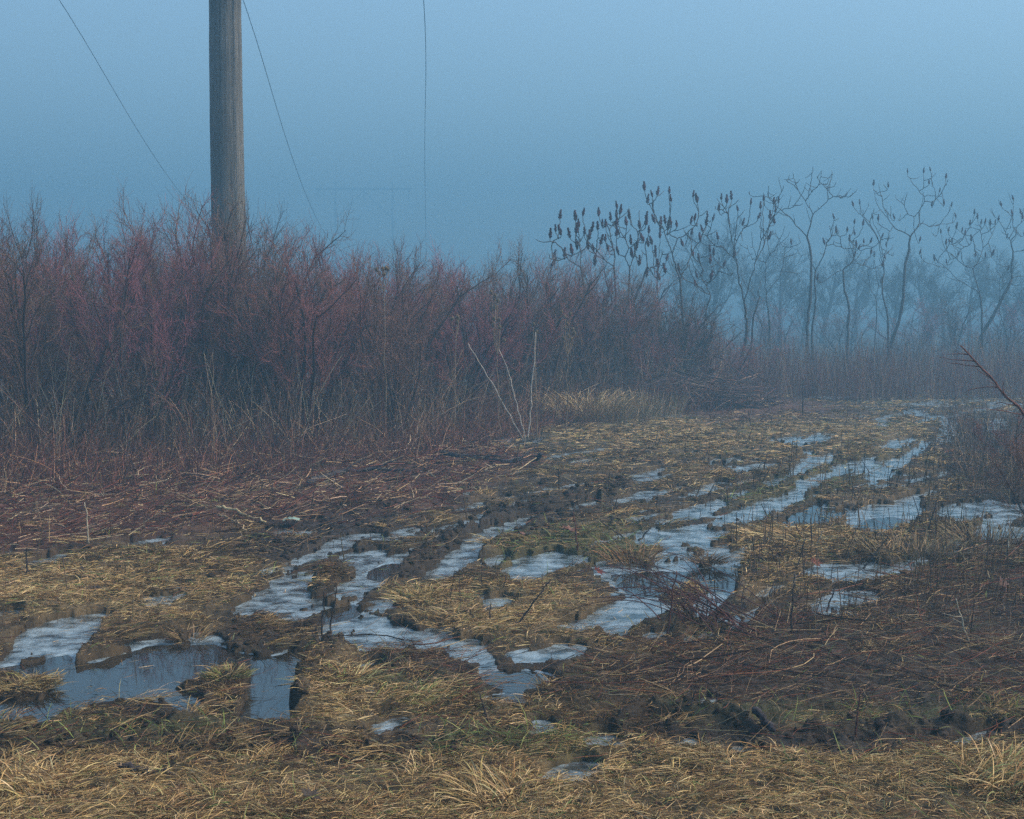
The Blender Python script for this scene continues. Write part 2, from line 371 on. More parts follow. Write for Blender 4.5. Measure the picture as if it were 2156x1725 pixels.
Z_debris = zone(['-222 900 400 930 700 930 1000 945 1150 975 1060 1010 1000 1040 900 1090 600 1125 300 1140 150 1165 -222 1190', '1400 850 1560 830 1750 850 1850 870 1500 885'], 14, 6)
Z_dark = zone(['2378 1120 2100 1160 1950 1190 1850 1240 1650 1280 1560 1330 1400 1390 1250 1420 1200 1460 1350 1500 1700 1500 2378 1510',
               '760 1370 900 1360 1040 1420 1220 1450 1230 1480 1000 1480 800 1450', '2000 880 2378 860 2378 1090 2100 1060 1980 980'], 20, 9)
Z_mud = zone(['500 1540 800 1560 1100 1560 1150 1610 800 1620 500 1610','1250 1540 1320 1510 1500 1520 1600 1550 2378 1530 2378 1600 1900 1600 1560 1600 1300 1570', '-222 1540 200 1545 600 1570 560 1610 200 1600 -222 1600',
              '820 1215 900 1170 1000 1110 1200 1070 1300 1060 1180 1100 1060 1150 960 1210 880 1240 800 1250', '540 1090 900 1080 780 1150 620 1190 500 1200',
              '480 1330 700 1300 760 1330 650 1370 500 1360', '260 1500 380 1470 420 1500 350 1540 250 1540'], 14, 6)
Z_straw = zone(['-222 1190 200 1180 420 1190 560 1230 480 1270 450 1320 250 1330 -222 1300', '900 1230 1150 1230 1300 1260 1290 1330 1180 1370 950 1350 880 1290 800 1290',
                '-222 1620 600 1600 900 1560 1250 1570 1500 1610 2378 1610 2378 1760 -222 1760', '770 1440 1000 1450 1250 1480 1300 1520 1000 1530 780 1500',
                '1550 1110 1900 1100 1850 1160 1600 1220 1540 1200', '1150 890 1700 880 2000 900 1900 960 1500 960 1150 930', '630 1400 760 1370 780 1600 640 1580'], 20, 9)
Z_green = zone(['1050 1140 1400 1110 1420 1170 1200 1200 1060 1210', '1500 1080 1640 1010 1900 950 1860 1000 1650 1060', '900 1560 1250 1560 1250 1610 900 1610', '760 1440 1000 1440 900 1500', '1400 1500 2378 1500 2378 1530 1400 1530', '-222 1520 500 1540 500 1570 -222 1560'], 18, 8)
Z_stub = zone(['1500 1020 1700 1000 2378 900 2378 1300 1700 1330 1500 1300'], 30, 14)
def samp(img, x, y, out=0.0):
    fx = (x + 222) / 2 - .5; fy = y / 2 - .5
    ok = (fx > 0) & (fx < W2 - 2) & (fy > 0)
    fx = np.clip(fx, 0, W2 - 2); fy = np.clip(fy, 0, H2 - 2)
    xi = fx.astype(int); yi = fy.astype(int); dx = fx - xi; dy = fy - yi
    r = (img[yi, xi] * (1 - dx) + img[yi, xi + 1] * dx) * (1 - dy) + (img[yi + 1, xi] * (1 - dx) + img[yi + 1, xi + 1] * dx) * dy
    return np.where(ok, r, out)
def field(X, Y):
    """height, wetness, open water and zone weights at ground points"""
    X = np.asarray(X, float); Y = np.asarray(Y, float)
    px, py = to_photo(X, Y, np.zeros_like(X))
    px = np.where(Y > 1, px, -9999)
    ca, sa = math.cos(R(60)), math.sin(R(60))          # the tracks run this way over the field
    al = X * ca + Y * sa; ac = -X * sa + Y * ca
    n1 = fbm(X * .8, Y * .8, 1, 2); n2 = fbm(X * 3.1, Y * 3.1, 5, 3); n3 = fbm(X * 13, Y * 13, 9, 3)
    ruts = fbm(al * .45, ac * 2.6, 21, 3); n4 = fbm(al * 6, ac * 17, 41, 3)
    wet = samp(R_wet, px, py); openw = samp(R_water, px, py)
    speck = sstep(.15, .27, fbm(al * .8, ac * 4.6, 31, 3) + .36 * n4 + .14 * n3) * sstep(.3, .0, samp(Z_debris, px, py)) * sstep(.55, .25, samp(Z_straw, px, py) + .6 * samp(Z_mud, px, py))
    near = sstep(6.4, 7.4, Y)
    inpic = (px > -200) & (px < 2350) & (py < 1725)
    speck = speck * near * np.where(inpic, .75, .8) * (1 - sstep(.2, .6, samp(Z_dark, px, py))) * sstep(29, 24, Y)
    dmix = sstep(7, 15, Y)
    w = sstep(.22, .44, wet + (.46 * n3 * (1 - .5 * dmix) + (.20 + .15 * dmix) * n2 + .80 * n4) * sstep(.02, .2, wet) * sstep(1.25, .8, openw))
    w = np.maximum(w, speck)
    nearb = sstep(11, 6, Y)
    land = .034 + .016 * n1 + (.018 + .016 * nearb) * n2 + (.014 + .018 * nearb) * n3 + .018 * ruts
    land = np.maximum(land, .006)
    far = sstep(16, 26, Y)
    land = land * (1 - .65 * far)
    rid = samp(R_ridge, px, py)
    mud = samp(Z_mud, px, py)
    h = land * (1 - w) - .05 * w
    h = h + rid * (.062 + .03 * n2 + .035 * n3) * (1 - .45 * far) * np.where(w > .5, .5, 1) + mud * .028 * np.abs(n3) * (1 - w)
    z = dict(debris=samp(Z_debris, px, py, 0), dark=samp(Z_dark, px, py, 0), mud=np.maximum(mud, rid), straw=samp(Z_straw, px, py, 0), green=samp(Z_green, px, py, 0), stub=samp(Z_stub, px, py, 0))
    h = h + z['debris'] * .05 * sstep(-.3, .6, n2)
    # open country beyond the frame, left of the debris strip, carries the thicket floor
    return h, w, openw, z, n1, n2, n3, ruts

# ------------------------------------------------------------------ ground, water and ice
def polar(r_list, th):
    Rg, Tg = np.meshgrid(r_list, th, indexing='ij')
    return Rg * np.sin(Tg), Rg * np.cos(Tg)
inv = np.linspace(1 / 3.6, 1 / 34, 760)
r_list = np.concatenate([[.05, .8, 1.6, 2.4, 3.0], 1 / inv, np.geomspace(34.6, 322, 60)])
th = np.concatenate([np.linspace(-180, -36, 40), np.linspace(-34, -22.5, 60), np.linspace(-22.3, 22.3, 860), np.linspace(22.5, 34, 60), np.linspace(36, 179, 40)]) * math.pi / 180
GX, GY = polar(r_list, th)
h, w, ow, zz, n1, n2, n3, ruts = field(GX, GY)
def mix(a, b, t): return a * (1 - t[..., None]) + b * t[..., None]
mudc = np.array([.035, .024, .014]); col = np.empty(GX.shape + (3,)); col[:] = mudc
col = mix(col, np.array([.19, .135, .068]), sstep(-.1, .5, n2) * .35)
col = mix(col, np.array([.24, .175, .085]), zz['straw'] * .25)
col = mix(col, np.array([.085, .036, .024]), zz['debris'] * .85)
col = mix(col, np.array([.028, .021, .017]), np.maximum(zz['dark'] * .8, zz['mud'] * .85))
col = mix(col, np.array([.10, .11, .035]), zz['green'] * .4)
col *= (1 + .35 * n3)[..., None]
col = mix(col, np.array([.03, .024, .018]), w)
nr, nc = GX.shape
idx = np.arange(nr * nc).reshape(nr, nc)
a = idx[:-1, :]; b = idx[1:, :]
quads = np.stack([a, np.roll(a, -1, 1), np.roll(b, -1, 1), b], -1)[:, :, ::-1].reshape(-1, 4)
V = np.stack([GX, GY, h], -1).reshape(-1, 3)
ground = link('ground', mesh_from('ground', V, [quads, idx[0][None, :]], True, np.clip(col, .005, 1).reshape(-1, 3)), M_ground)
tag(ground, 'muddy rutted field track under flattened straw', None, kind='structure')
def sheet(name, mask, z, mat, label):
    m = mask & (r_list[:, None] > 3.3) & (r_list[:, None] < 40) & (np.abs(th)[None, :] < R(36))
    fm = m[:-1, :-1] | m[1:, :-1] | m[:-1, 1:] | m[1:, 1:]
    q = np.stack([idx[:-1, :-1], idx[1:, :-1], idx[1:, 1:], idx[:-1, 1:]], -1)[fm]
    used, invx = np.unique(q, return_inverse=True)
    v = V[used].copy(); v[:, 2] = z[used] if isinstance(z, np.ndarray) else z
    o = link(name, mesh_from(name, v, [invx.reshape(-1, 4)[:, ::-1]], True, np.full((len(v), 3), .5)), mat)
    return tag(o, label, None, kind='structure')
sub = h < .012
is_open = (ow + .22 * n3 > .5)
sheet('water', sub, 0.0, M_water, 'open puddle water reflecting the foggy sky')
fi = .30 - (ow + .30 * n3 + .1 * n2)
zi = (np.clip(fi * .05, -.012, .005) + np.where(fi > .1, .0014 * n3, 0)).reshape(-1)
sheet('ice', sub & (fi > -.3), zi, M_ice, 'thin frosted ice over shallow puddles in the ruts')

# ------------------------------------------------------------------ flattened straw, twigs, green blades
def scatter(n, d0, d1, th_max=27.0, power=1.6):
    """random ground points, denser towards the camera"""
    u = rng.random(n); p = 2 - power
    d = (d0 ** p + u * (d1 ** p - d0 ** p)) ** (1 / p) if abs(p) > 1e-6 else d0 * (d1 / d0) ** u
    t = (rng.random(n) * 2 - 1) * R(th_max)
    return d * np.sin(t), d * np.cos(t)
def pick(cols, n, jitter=.25):
    cols = np.array(cols); c = cols[rng.integers(0, len(cols), n)]
    return c * (1 + jitter * (rng.random((n, 1)) * 2 - 1)) * (1 + .08 * (rng.random((n, 3)) * 2 - 1))
def blades(g, X, Y, Z, L, W, lift, c, K=4, az=None, droop=1.0):
    n = len(X)
    if az is None: az = rng.random(n) * 2 * math.pi
    t = np.linspace(0, 1, K)[None, :]
    bend = (rng.random((n, 1)) - .5) * 1.4
    a = az[:, None] + bend * t
    el = lift[:, None] * (1 - 1.5 * droop * t)
    s = L[:, None] / (K - 1)
    dx = np.cos(a) * np.cos(el) * s; dy = np.sin(a) * np.cos(el) * s; dz = np.sin(el) * s
    P = np.stack([X[:, None] + np.cumsum(dx, 1) - dx, Y[:, None] + np.cumsum(dy, 1) - dy, Z[:, None] + np.cumsum(dz, 1) - dz], -1)
    roll = (rng.random(n) - .5) * 2.4
    side = np.stack([-np.sin(az) * np.cos(roll), np.cos(az) * np.cos(roll), np.sin(roll)], -1)
    prof = np.interp(np.linspace(0, 1, K), [0, .3, .75, 1], [.7, 1, .8, .15])[None, :]
    g.ribbons(P, W[:, None] * prof, side, c)
STRAW = [(.48, .33, .145), (.37, .245, .10), (.58, .43, .22), (.27, .17, .07), (.17, .10, .045), (.40, .28, .13)]
BROWN = [(.10, .058, .030), (.06, .036, .02), (.15, .09, .045), (.2, .13, .062), (.035, .022, .014)]
def straw_layer():
    g = Geo()
    for (n, d0, d1, pw, L0, L1, W0, hm, lf) in ((410000, 3.7, 8.5, 1.5, .015, .105, .0009, .022, 1.), (410000, 8, 16, 1.5, .04, .14, .0017, .016, .7), (320000, 15, 33, 1.4, .05, .17, .0032, .006, .3)):
        X, Y = scatter(n, d0, d1, 34, pw)
        h, w, ow, z, n1, n2, n3, rt = field(X, Y)
        cl = fbm(X * 2.3, Y * 2.3, 88, 3)
        dens = np.clip(.33 + 1.0 * cl + .55 * z['straw'] + .35 * n2 + .15 * n1 - .55 * z['debris'] - .12 * z['dark'] - .05 * z['mud'], .06, 1)
        keep = (rng.random(n) < dens + .5 * w * (w < .7) + .6 * samp(R_dry, *to_photo(X, Y, 0 * X))) & ((h > .002) | (rng.random(n) < np.where(fbm(X * 7, Y * 7, 91, 2) > .12, .22, .025)))
        # the thicket floor and the far weeds have their own cover
        X, Y, h, n1, n2, cl = X[keep], Y[keep], h[keep], n1[keep], n2[keep], cl[keep]; z = {k: v[keep] for k, v in z.items()}
        m = len(X)
        flow = fbm(X * 1.1, Y * 1.1, 60, 2) * 3.4 + .3
        az = flow + rng.normal(0, 1.0, m) + np.where(rng.random(m) < .5, math.pi, 0)
        L = L0 + (L1 - L0) * rng.random(m) ** 1.5
        ht = field(X + np.cos(az) * L * .8, Y + np.sin(az) * L * .8)[0]
        k2 = (ht > -.012) | (rng.random(m) < .25)
        X, Y, h, n1, n2, az, L, cl = X[k2], Y[k2], h[k2], n1[k2], n2[k2], az[k2], L[k2], cl[k2]; z = {k: v[k2] for k, v in z.items()}; m = len(X)
        pb = np.clip(.50 - .28 * sstep(12, 18, Y) * (1 - z['debris']) + .16 * (1 - z['straw']) + .45 * z['mud'] + .45 * z['dark'] + .3 * z['debris'] - .25 * z['straw'] - .6 * fbm(X * 1.3, Y * 1.3, 50, 3), .05, .97)
        isb = rng.random(m) < pb
        c = np.where(isb[:, None], pick(BROWN, m), pick(STRAW, m))
        gr = rng.random(m) < (.05 + .32 * z['green'])
        c = np.where(gr[:, None], pick([(.13, .17, .05), (.2, .23, .07), (.09, .13, .04)], m), c)
        # matted: blades lie along a slowly turning direction
        lift = np.abs(rng.normal(.10, .22, m)) * lf; lift = np.where(rng.random(m) < .04 * lf, lift + .5, lift)
        zt = np.maximum(h, .002) + hm * rng.random(m) ** 1.6 * (.4 + .6 * z['straw'] + 1.8 * np.clip(cl, 0, 1))
        blades(g, X, Y, zt, L, W0 * (.7 + .8 * rng.random(m)), lift, c, 4, az)
    for nc, d0, d1, per, L0, L1, W0, sp in ((540, 4.0, 9.5, 85, .05, .15, .0010, .07), (830, 9, 17, 60, .07, .17, .0017, .10), (640, 16, 30, 40, .08, .2, .0034, .16)):
        cx, cy = scatter(nc, d0, d1, 33, 1.5); hc, wc, _, zc, *_r = field(cx, cy)
        kc = (hc > .008) & (rng.random(nc) < .55 + .5 * zc['straw'] - .5 * zc['debris'] - .35 * zc['dark'] - .3 * zc['mud']); cx, cy = cx[kc], cy[kc]; nc = len(cx)
        dirn = np.repeat(rng.random(nc) * 6.283, per); br = np.repeat(.55 + .6 * rng.random(nc), per); sz = np.repeat(.6 + .8 * rng.random(nc), per); N = nc * per
        a = rng.random(N) * 6.283; q = sp * sz * np.sqrt(rng.random(N)); X = np.repeat(cx, per) + q * np.cos(a); Y = np.repeat(cy, per) + q * np.sin(a)
        h = field(X, Y)[0]; k = h > -.005; top = .03 * (1 - q / (sp * sz)) * sz
        az = dirn + rng.normal(0, .45, N) + .5 * np.sin(a)
        X, Y, Z, az, br, N = X[k], Y[k], (np.maximum(h, 0) + top * rng.random(N))[k], az[k], br[k], int(k.sum())
        c = np.where((rng.random(N) < .25)[:, None], pick(BROWN, N), pick(STRAW, N)) * br[:, None]
        blades(g, X, Y, Z, L0 + (L1 - L0) * rng.random(N), W0 * (.7 + .8 * rng.random(N)), .15 + .45 * rng.random(N), c, 5, az, .9)
    o = link('dry_grass', g.mesh('dry_grass', False), M_straw)
    tag(o, 'matted straw coloured grass flattened over the muddy track', None, kind='stuff')
straw_layer()
def tube_litter(name, label, n, d0, d1, zn, thr, Lr, Rr, cols, liftsd, mat, up=0.0, extra=0.0, K=4, pw=1.5, thmax=27, vertical=False, hmax=.05):
    g = Geo()
    X, Y = scatter(n, d0, d1, thmax, pw)
    h, w, ow, z, n1, n2, n3, rt = field(X, Y)
    d = sum(z[k] * f for k, f in zn.items()) + extra
    keep = (rng.random(n) < d * (1 + thr * n2)) & ((h > .004) | (rng.random(n) < .06))
    X, Y, h = X[keep], Y[keep], h[keep]; m = len(X)
    az = rng.random(m) * 2 * math.pi
    az = np.where(rng.random(m) < .35, rng.normal(0, .6, m), az)
    L = Lr[0] + (Lr[1] - Lr[0]) * rng.random(m) ** 1.8
    el = (R(90) - np.abs(rng.normal(0, .28, m))) if vertical else np.abs(rng.normal(up, liftsd, m))
    t = np.linspace(0, 1, K)[None, :]
    a = az[:, None] + (rng.random((m, 1)) - .5) * 1.3 * t + np.cumsum(rng.normal(0, .2, (m, K)), 1)
    e = el[:, None] * np.ones((1, K)) + np.cumsum(rng.normal(0, .05, (m, K)), 1)
    s = L[:, None] / (K - 1)
    dx = np.cos(a) * np.cos(e) * s; dy = np.sin(a) * np.cos(e) * s; dz = np.sin(e) * s
    z0 = np.maximum(h, 0) + (0 if vertical else hmax * rng.random(m) ** 1.5)
    P = np.stack([X[:, None] + np.cumsum(dx, 1) - dx, Y[:, None] + np.cumsum(dy, 1) - dy, z0[:, None] + np.cumsum(dz, 1) - dz], -1)
    sc = np.clip(Y / 9, .8, 2.0)
    r = (Rr[0] + (Rr[1] - Rr[0]) * rng.random(m) ** 2) * sc
    g.tubes(P, r[:, None] * np.linspace(1, .6, K)[None, :], 4, pick(cols, m, .35), cap=True)
    o = link(name, g.mesh(name, False), mat)
    return tag(o, label, None, kind='stuff')
tube_litter('wood_debris', 'shredded red brown stems and splinters strewn before the thicket', 60000, 8, 22, {'debris': .9}, .3, (.03, .28), (.0008, .004),
            [(.15, .045, .03), (.09, .028, .022), (.18, .07, .04), (.42, .26, .14), (.04, .02, .018), (.10, .05, .035), (.55, .40, .24), (.03, .014, .012)], .26, M_twig, hmax=.08)
tube_litter('twig_litter', 'dark fallen twigs scattered over the right side of the track', 80000, 4.4, 16, {'dark': .75, 'mud': .18}, .6, (.03, .30), (.0007, .0024),
            [(.06, .033, .026), (.03, .02, .017), (.11, .055, .035), (.17, .06, .035), (.40, .28, .15), (.22, .14, .08)], .2, M_twig, extra=.06, hmax=.05)
tube_litter('fallen_sticks', 'thicker dark sticks and canes lying tangled over the right side of the track', 2600, 5.6, 17, {'dark': .55, 'debris': .30}, .6, (.2, .7), (.0022, .0055),
            [(.04, .026, .022), (.025, .018, .018), (.09, .045, .03), (.14, .055, .035), (.30, .21, .12)], .10, M_twig, extra=.0, hmax=.07, K=7)
tube_litter('stubble', 'short upright cut stalks standing in the wet grass', 26000, 7, 24, {'dark': .16, 'straw': .02, 'debris': .12, 'stub': .42}, .8, (.05, .26), (.0018, .0040),
            [(.07, .045, .035), (.12, .085, .05), (.2, .14, .08), (.04, .03, .028)], .15, M_twig, extra=.03, vertical=True, K=3)
def green_blades():
    g = Geo()
    X, Y = scatter(16000, 3.8, 13, 26, 1.6)
    h, w, ow, z, n1, n2, n3, rt = field(X, Y)
    k = (rng.random(len(X)) < z['green'] * .8 + .07 * z['straw'] + .02) & (h > .004)
    X, Y, h = X[k], Y[k], h[k]; m = len(X)
    blades(g, X, Y, h, .05 + .09 * rng.random(m), .0011 * (1 + rng.random(m)) * np.clip(Y / 7, .8, 2), .5 + .8 * rng.random(m), pick([(.12, .17, .045), (.2, .25, .07), (.3, .29, .11)], m), 4, droop=.5)
    tag(link('green_grass', g.mesh('green_grass', False), M_straw), 'thin new green grass blades among the straw', None, kind='stuff')
green_blades()
def clods():
    g = Geo(); X, Y = scatter(60000, 4.6, 18, 26, 1.6)
    h, w, ow, z, n1, n2, n3, rt = field(X, Y)
    k = (rng.random(len(X)) < np.clip(np.clip(z['mud'], 0, 1) ** 1.5 * .5 * (1 + n2) + .22 * (w > .03) * (w < .8), 0, 1)) & (h > 0)
    X, Y, h = X[k], Y[k], h[k]; m = len(X)
    K, S = 4, 6; an = np.arange(S) * 2 * math.pi / S; ph = np.array([-.9, -.3, .35, 1.0])
    s = (.006 + .020 * rng.random(m) ** 3) * np.clip(Y / 8, .8, 1.5)
    rr = np.cos(ph)[None, :, None] * (1 + .5 * (rng.random((m, K, S)) - .5)) * s[:, None, None]
    V = np.stack([rr * np.cos(an) * (.8 + .6 * rng.random((m, 1, 1))), rr * np.sin(an), np.sin(ph)[None, :, None] * s[:, None, None] * (.6 + .5 * rng.random((m, K, S)))], -1) + np.stack([X, Y, h + s * .3], -1)[:, None, None, :]
    idx = np.arange(m * K * S).reshape(m, K, S); a = idx[:, :-1]; b = idx[:, 1:]
    g.add(V.reshape(-1, 3), [np.stack([a, np.roll(a, -1, 2), np.roll(b, -1, 2), b], -1).reshape(-1, 4), idx[:, -1, :]], np.repeat(pick([(.03, .021, .013), (.02, .014, .01), (.045, .03, .018)], m, .3), K * S, axis=0))
    tag(link('mud_clods', g.mesh('mud_clods', False), M_ground), 'crumbled dark mud clods thrown up beside the ruts', None, kind='stuff')
clods()
def hz(x, y):
    p = on_ground(x, y); h = float(field(np.array([p[0]]), np.array([p[1]]))[0][0]); return (float(p[0]), float(p[1]), max(h, 0.0))

# ------------------------------------------------------------------ branching plants
def unit(v): return v / (np.linalg.norm(v, axis=-1, keepdims=True) + 1e-9)
def grow(P0, D0, L, K, wob, up, r):
    """polylines from start points P0 in directions D0, drifting upward"""
    n = len(P0); P = np.empty((n, K, 3)); P[:, 0] = P0; d = unit(D0); s = (L / (K - 1))[:, None]
    for k in range(1, K):
        d = unit(d + r.normal(0, wob, (n, 3)) + np.array([0, 0, up]))
        P[:, k] = P[:, k - 1] + d * s
    return P
def children_of(P, L, nchild, t0, t1, spread, r):
    n, K, _ = P.shape
    t = t0 + (t1 - t0) * (np.arange(nchild)[None, :] + r.random((n, nchild))) / nchild
    f = t * (K - 1); i = np.minimum(f.astype(int), K - 2); q = (f - i)[..., None]
    rows = np.arange(n)[:, None]
    S = P[rows, i] * (1 - q) + P[rows, i + 1] * q
    Tn = unit(P[rows, i + 1] - P[rows, i])
    rv = unit(r.normal(0, 1, (n, nchild, 3))); rv = unit(rv - (rv * Tn).sum(-1, keepdims=True) * Tn)
    D = Tn * math.cos(spread) + rv * math.sin(spread)
    return S.reshape(-1, 3), D.reshape(-1, 3), t.reshape(-1), np.repeat(L, nchild)
def shrub_proto(seed, stems=10, H=2.5, tw=(7, 8, 8), fan=.30, redder=(1., 1., 1.), thick=1.0):
    r = np.random.default_rng(seed)
    az = r.random(stems) * 2 * math.pi; ti = np.abs(r.normal(fan, fan * .55, stems))
    D = np.stack([np.cos(az) * np.sin(ti), np.sin(az) * np.sin(ti), np.cos(ti)], -1)
    P0 = np.stack([np.cos(az) * .16 * r.random(stems), np.sin(az) * .16 * r.random(stems), np.full(stems, -.03)], -1)
    L = H * (.62 + .3 * r.random(stems))
    A = grow(P0, D, L, 8, .10, .035, r)
    stem = Geo(); twg = Geo()
    dark = np.array([.060, .034, .027]); red = np.array([.235, .088, .073]) * np.array(redder); mid = (dark * .6 + red * .4)
    stem.tubes(A, (.014 * thick * (.7 + .6 * r.random((stems, 1)))) * np.linspace(1, .35, 8)[None, :], 5, dark * (.8 + .5 * r.random((stems, 1))))
    S, D, t, Lp = children_of(A, L, tw[0], .30, 1.0, R(34), r)
    LB = Lp * .42 * (1.05 - .45 * t) * (.6 + .7 * r.random(len(t)))
    B = grow(S, D, LB, 6, .13, .07, r)
    stem.tubes(B, .0058 * thick * np.linspace(1, .45, 6)[None, :] * np.ones((len(B), 1)), 4, mid * (.7 + .6 * r.random((len(B), 1))))
    S, D, t, Lp = children_of(B, LB, tw[1], .12, 1.0, R(38), r)
    LC = Lp * .5 * (.5 + .8 * r.random(len(t)))
    C = grow(S, D, LC, 5, .16, .09, r)
    twg.tubes(C, .0030 * np.linspace(1, .6, 5)[None, :] * np.ones((len(C), 1)), 3, red * (.6 + .8 * r.random((len(C), 1))))
    S, D, t, Lp = children_of(C, LC, tw[2], .15, 1.0, R(36), r)
    LD = Lp * .62 * (.4 + .9 * r.random(len(t)))
    E = grow(S, D, LD, 4, .18, .10, r)
    twg.tubes(E, .0019 * np.linspace(1, .6, 4)[None, :] * np.ones((len(E), 1)), 3, red * (.75 + .9 * r.random((len(E), 1))))
    # dry grass and dead stalks standing in the shrub's foot are a separate object
    return stem.mesh('shrub_stems'), twg.mesh('shrub_twigs')
protos = [shrub_proto(100 + i, 9, 2.5, (7, 7, 7), (.34, .46, .38, .52, .30, .42)[i], ((1, 1, 1), (.85, 1.15, .95), (1.1, 1, 1.05), (.7, 1.1, .85), (.9, .9, 1.2), (.55, .9, .75))[i], 1.7) for i in range(6)]
HB = [(-700, 1000), (-300, 992), (0, 984), (400, 968), (700, 950), (900, 936), (1050, 905), (1150, 884), (1250, 868), (1350, 858), (1450, 852), (1530, 842)]
HT = [(-700, 470), (0, 490), (200, 488), (350, 470), (430, 500), (600, 490), (700, 545), (800, 565), (900, 568), (1000, 580), (1060, 560), (1150, 555), (1250, 580), (1400, 618), (1480, 668), (1530, 735)]
def hedge_base(x): return float(np.interp(x, [p[0] for p in HB], [p[1] for p in HB]))
def hedge_top(x): return float(np.interp(x, [p[0] for p in HT], [p[1] for p in HT]))
def place_shrub(i, loc, rz, sc, sz, label, group, tilt=(0, 0), name='bare_shrub'):
    st, tw = protos[i % len(protos)]
    e = empty(name, loc, label, 'shrub', group, rz)
    e.scale = (sc, sc, sz); e.rotation_euler = (tilt[0], tilt[1], rz)
    link('stems', st, M_twig, e); link('twigs', tw, M_twig, e)
    return e
k = 0
for row in range(5):
    x = -560. + 40 * (row % 2)
    while x < 1530:
        d = 1.6 * FPX / (hedge_base(x) - HORIZON) + .55 + row * 1.15 + rng.uniform(-.3, .3)
        px = x + rng.uniform(-22, 22)
        p = at(px, HORIZON, d)
        top = hedge_top(px) + rng.uniform(-30, 34)
        H = CAM_H + (HORIZON - top) / FPX * d
        H *= (1, 1.02, 1, 1, 1, 1)[row]
        if px < 480: lab, gr = 'tall leafless reddish shrub in the dense thicket left of the wooden pole', 'shrubs left of the pole'
        elif px < 1130: lab, gr = 'leafless purple brown shrub in the thicket between the wooden pole and the sumacs', 'shrubs right of the pole'
        else: lab, gr = 'low leafless shrub growing around the feet of the near sumac trees', 'shrubs under the near sumacs'
        place_shrub(k if px < 1130 else (0, 3, 5, 2)[k % 4], (p[0], p[1], 0.02), rng.uniform(0, 6.28), .92 * rng.uniform(.85, 1.12), H / 2.42, lab, gr)
        k += 1
        x += (165, 150, 140, 140, 140)[row] * 18 / d * rng.uniform(.85, 1.15) * (1 if x < 1080 else 1.0 + .12 * row)
tall = place_shrub(3, tuple(at(455, HORIZON, 17.6)[:2]) + (0,), 1.2, 1.0, 2.98 / 2.4, 'tallest leafless shrub of the thicket, its twig fan rising left of the wooden pole', 'shrubs left of the pole', (0, -.12))

# dead stalks and dry grass standing between the shrubs
def standing(name, label, n, xr, dfun, Hr, cols, lean=.22, rad=.0022, K=6, ragged=0.):
    g = Geo()
    x = rng.uniform(xr[0], xr[1], n); d = np.array([dfun(q) for q in x])
    X = (x - CX) / FPX * d; Y = d
    pat = fbm(x * .012, d * 1.1, 66, 3); d = d + ragged * pat; X = (x - CX) / FPX * d; Y = d
    az = rng.random(n) * 6.283; tl = np.abs(rng.normal(0, lean, n)); L = Hr[0] + (Hr[1] - Hr[0]) * rng.random(n) ** 1.5 * np.clip(1 + 1.3 * ragged * pat, .25, 1.6)
    D = np.stack([np.cos(az) * np.sin(tl), np.sin(az) * np.sin(tl), np.cos(tl)], -1)
    P = grow(np.stack([X, Y, np.zeros(n)], -1), D, L, K, .12, -.02, rng)
    g.tubes(P, rad * (.6 + .8 * rng.random((n, 1))) * np.linspace(1, .4, K)[None, :], 3, pick(cols, n, .3))
    o = link(name, g.mesh(name, False), M_straw); return tag(o, label, None, kind='stuff')
def dh(lo, hi): return lambda x: 1.6 * FPX / (hedge_base(x) - HORIZON) + rng.uniform(lo, hi)
standing('dead_stalks', 'dry tan stalks and dead weeds tangled in the foot of the thicket', 11000, (-500, 1540), dh(-.5, 3.0), (.25, 1.35),
         [(.40, .26, .14), (.28, .15, .09), (.16, .085, .055), (.60, .45, .27), (.12, .06, .04), (.22, .11, .07)], .5, .0036)
standing('thicket_brambles', 'dark red brown low brush matted along the foot of the thicket', 15000, (-500, 1540), dh(-2.9, 1.4), (.10, .75),
         [(.24, .09, .06), (.17, .065, .045), (.32, .18, .10), (.10, .045, .035)], 1.0, .003, ragged=.8)
standing('brown_brush', 'low tangled brown brush along the right edge of the track', 4200, (1990, 2700), lambda x: rng.uniform(11.5, 20) + max(0, 2080 - x) * .03, (.08, .62),
         [(.22, .13, .08), (.14, .075, .05), (.30, .2, .12), (.09, .05, .04)], .75, .0028, ragged=.7)
def far_weeds():
    g = Geo(); n = 12500
    x = rng.uniform(1480, 2700, n); d = 26.5 + 14 * rng.random(n) ** 1.4 + 1.5 * fbm(x * .01, x * 0, 77, 2)
    X = (x - CX) / FPX * d
    az = rng.random(n) * 6.283; tl = np.abs(rng.normal(0, .16, n)); L = (.35 + .85 * rng.random(n) ** 1.6) * (.85 + .6 * fbm(x * .013, d * .3, 78, 3))
    D = np.stack([np.cos(az) * np.sin(tl), np.sin(az) * np.sin(tl), np.cos(tl)], -1)
    P = grow(np.stack([X, d, np.zeros(n)], -1), D, L, 5, .08, 0, rng)
    g.tubes(P, .0042 * (.5 + .9 * rng.random((n, 1))) * np.linspace(1, .5, 5)[None, :], 3, pick([(.24, .10, .08), (.2, .09, .07), (.3, .18, .12), (.16, .07, .06), (.4, .26, .16)], n, .3))
    tag(link('tall_weeds', g.mesh('tall_weeds', False), M_straw), 'band of tall reddish dead weeds at the far edge of the field', None, kind='stuff')
far_weeds()

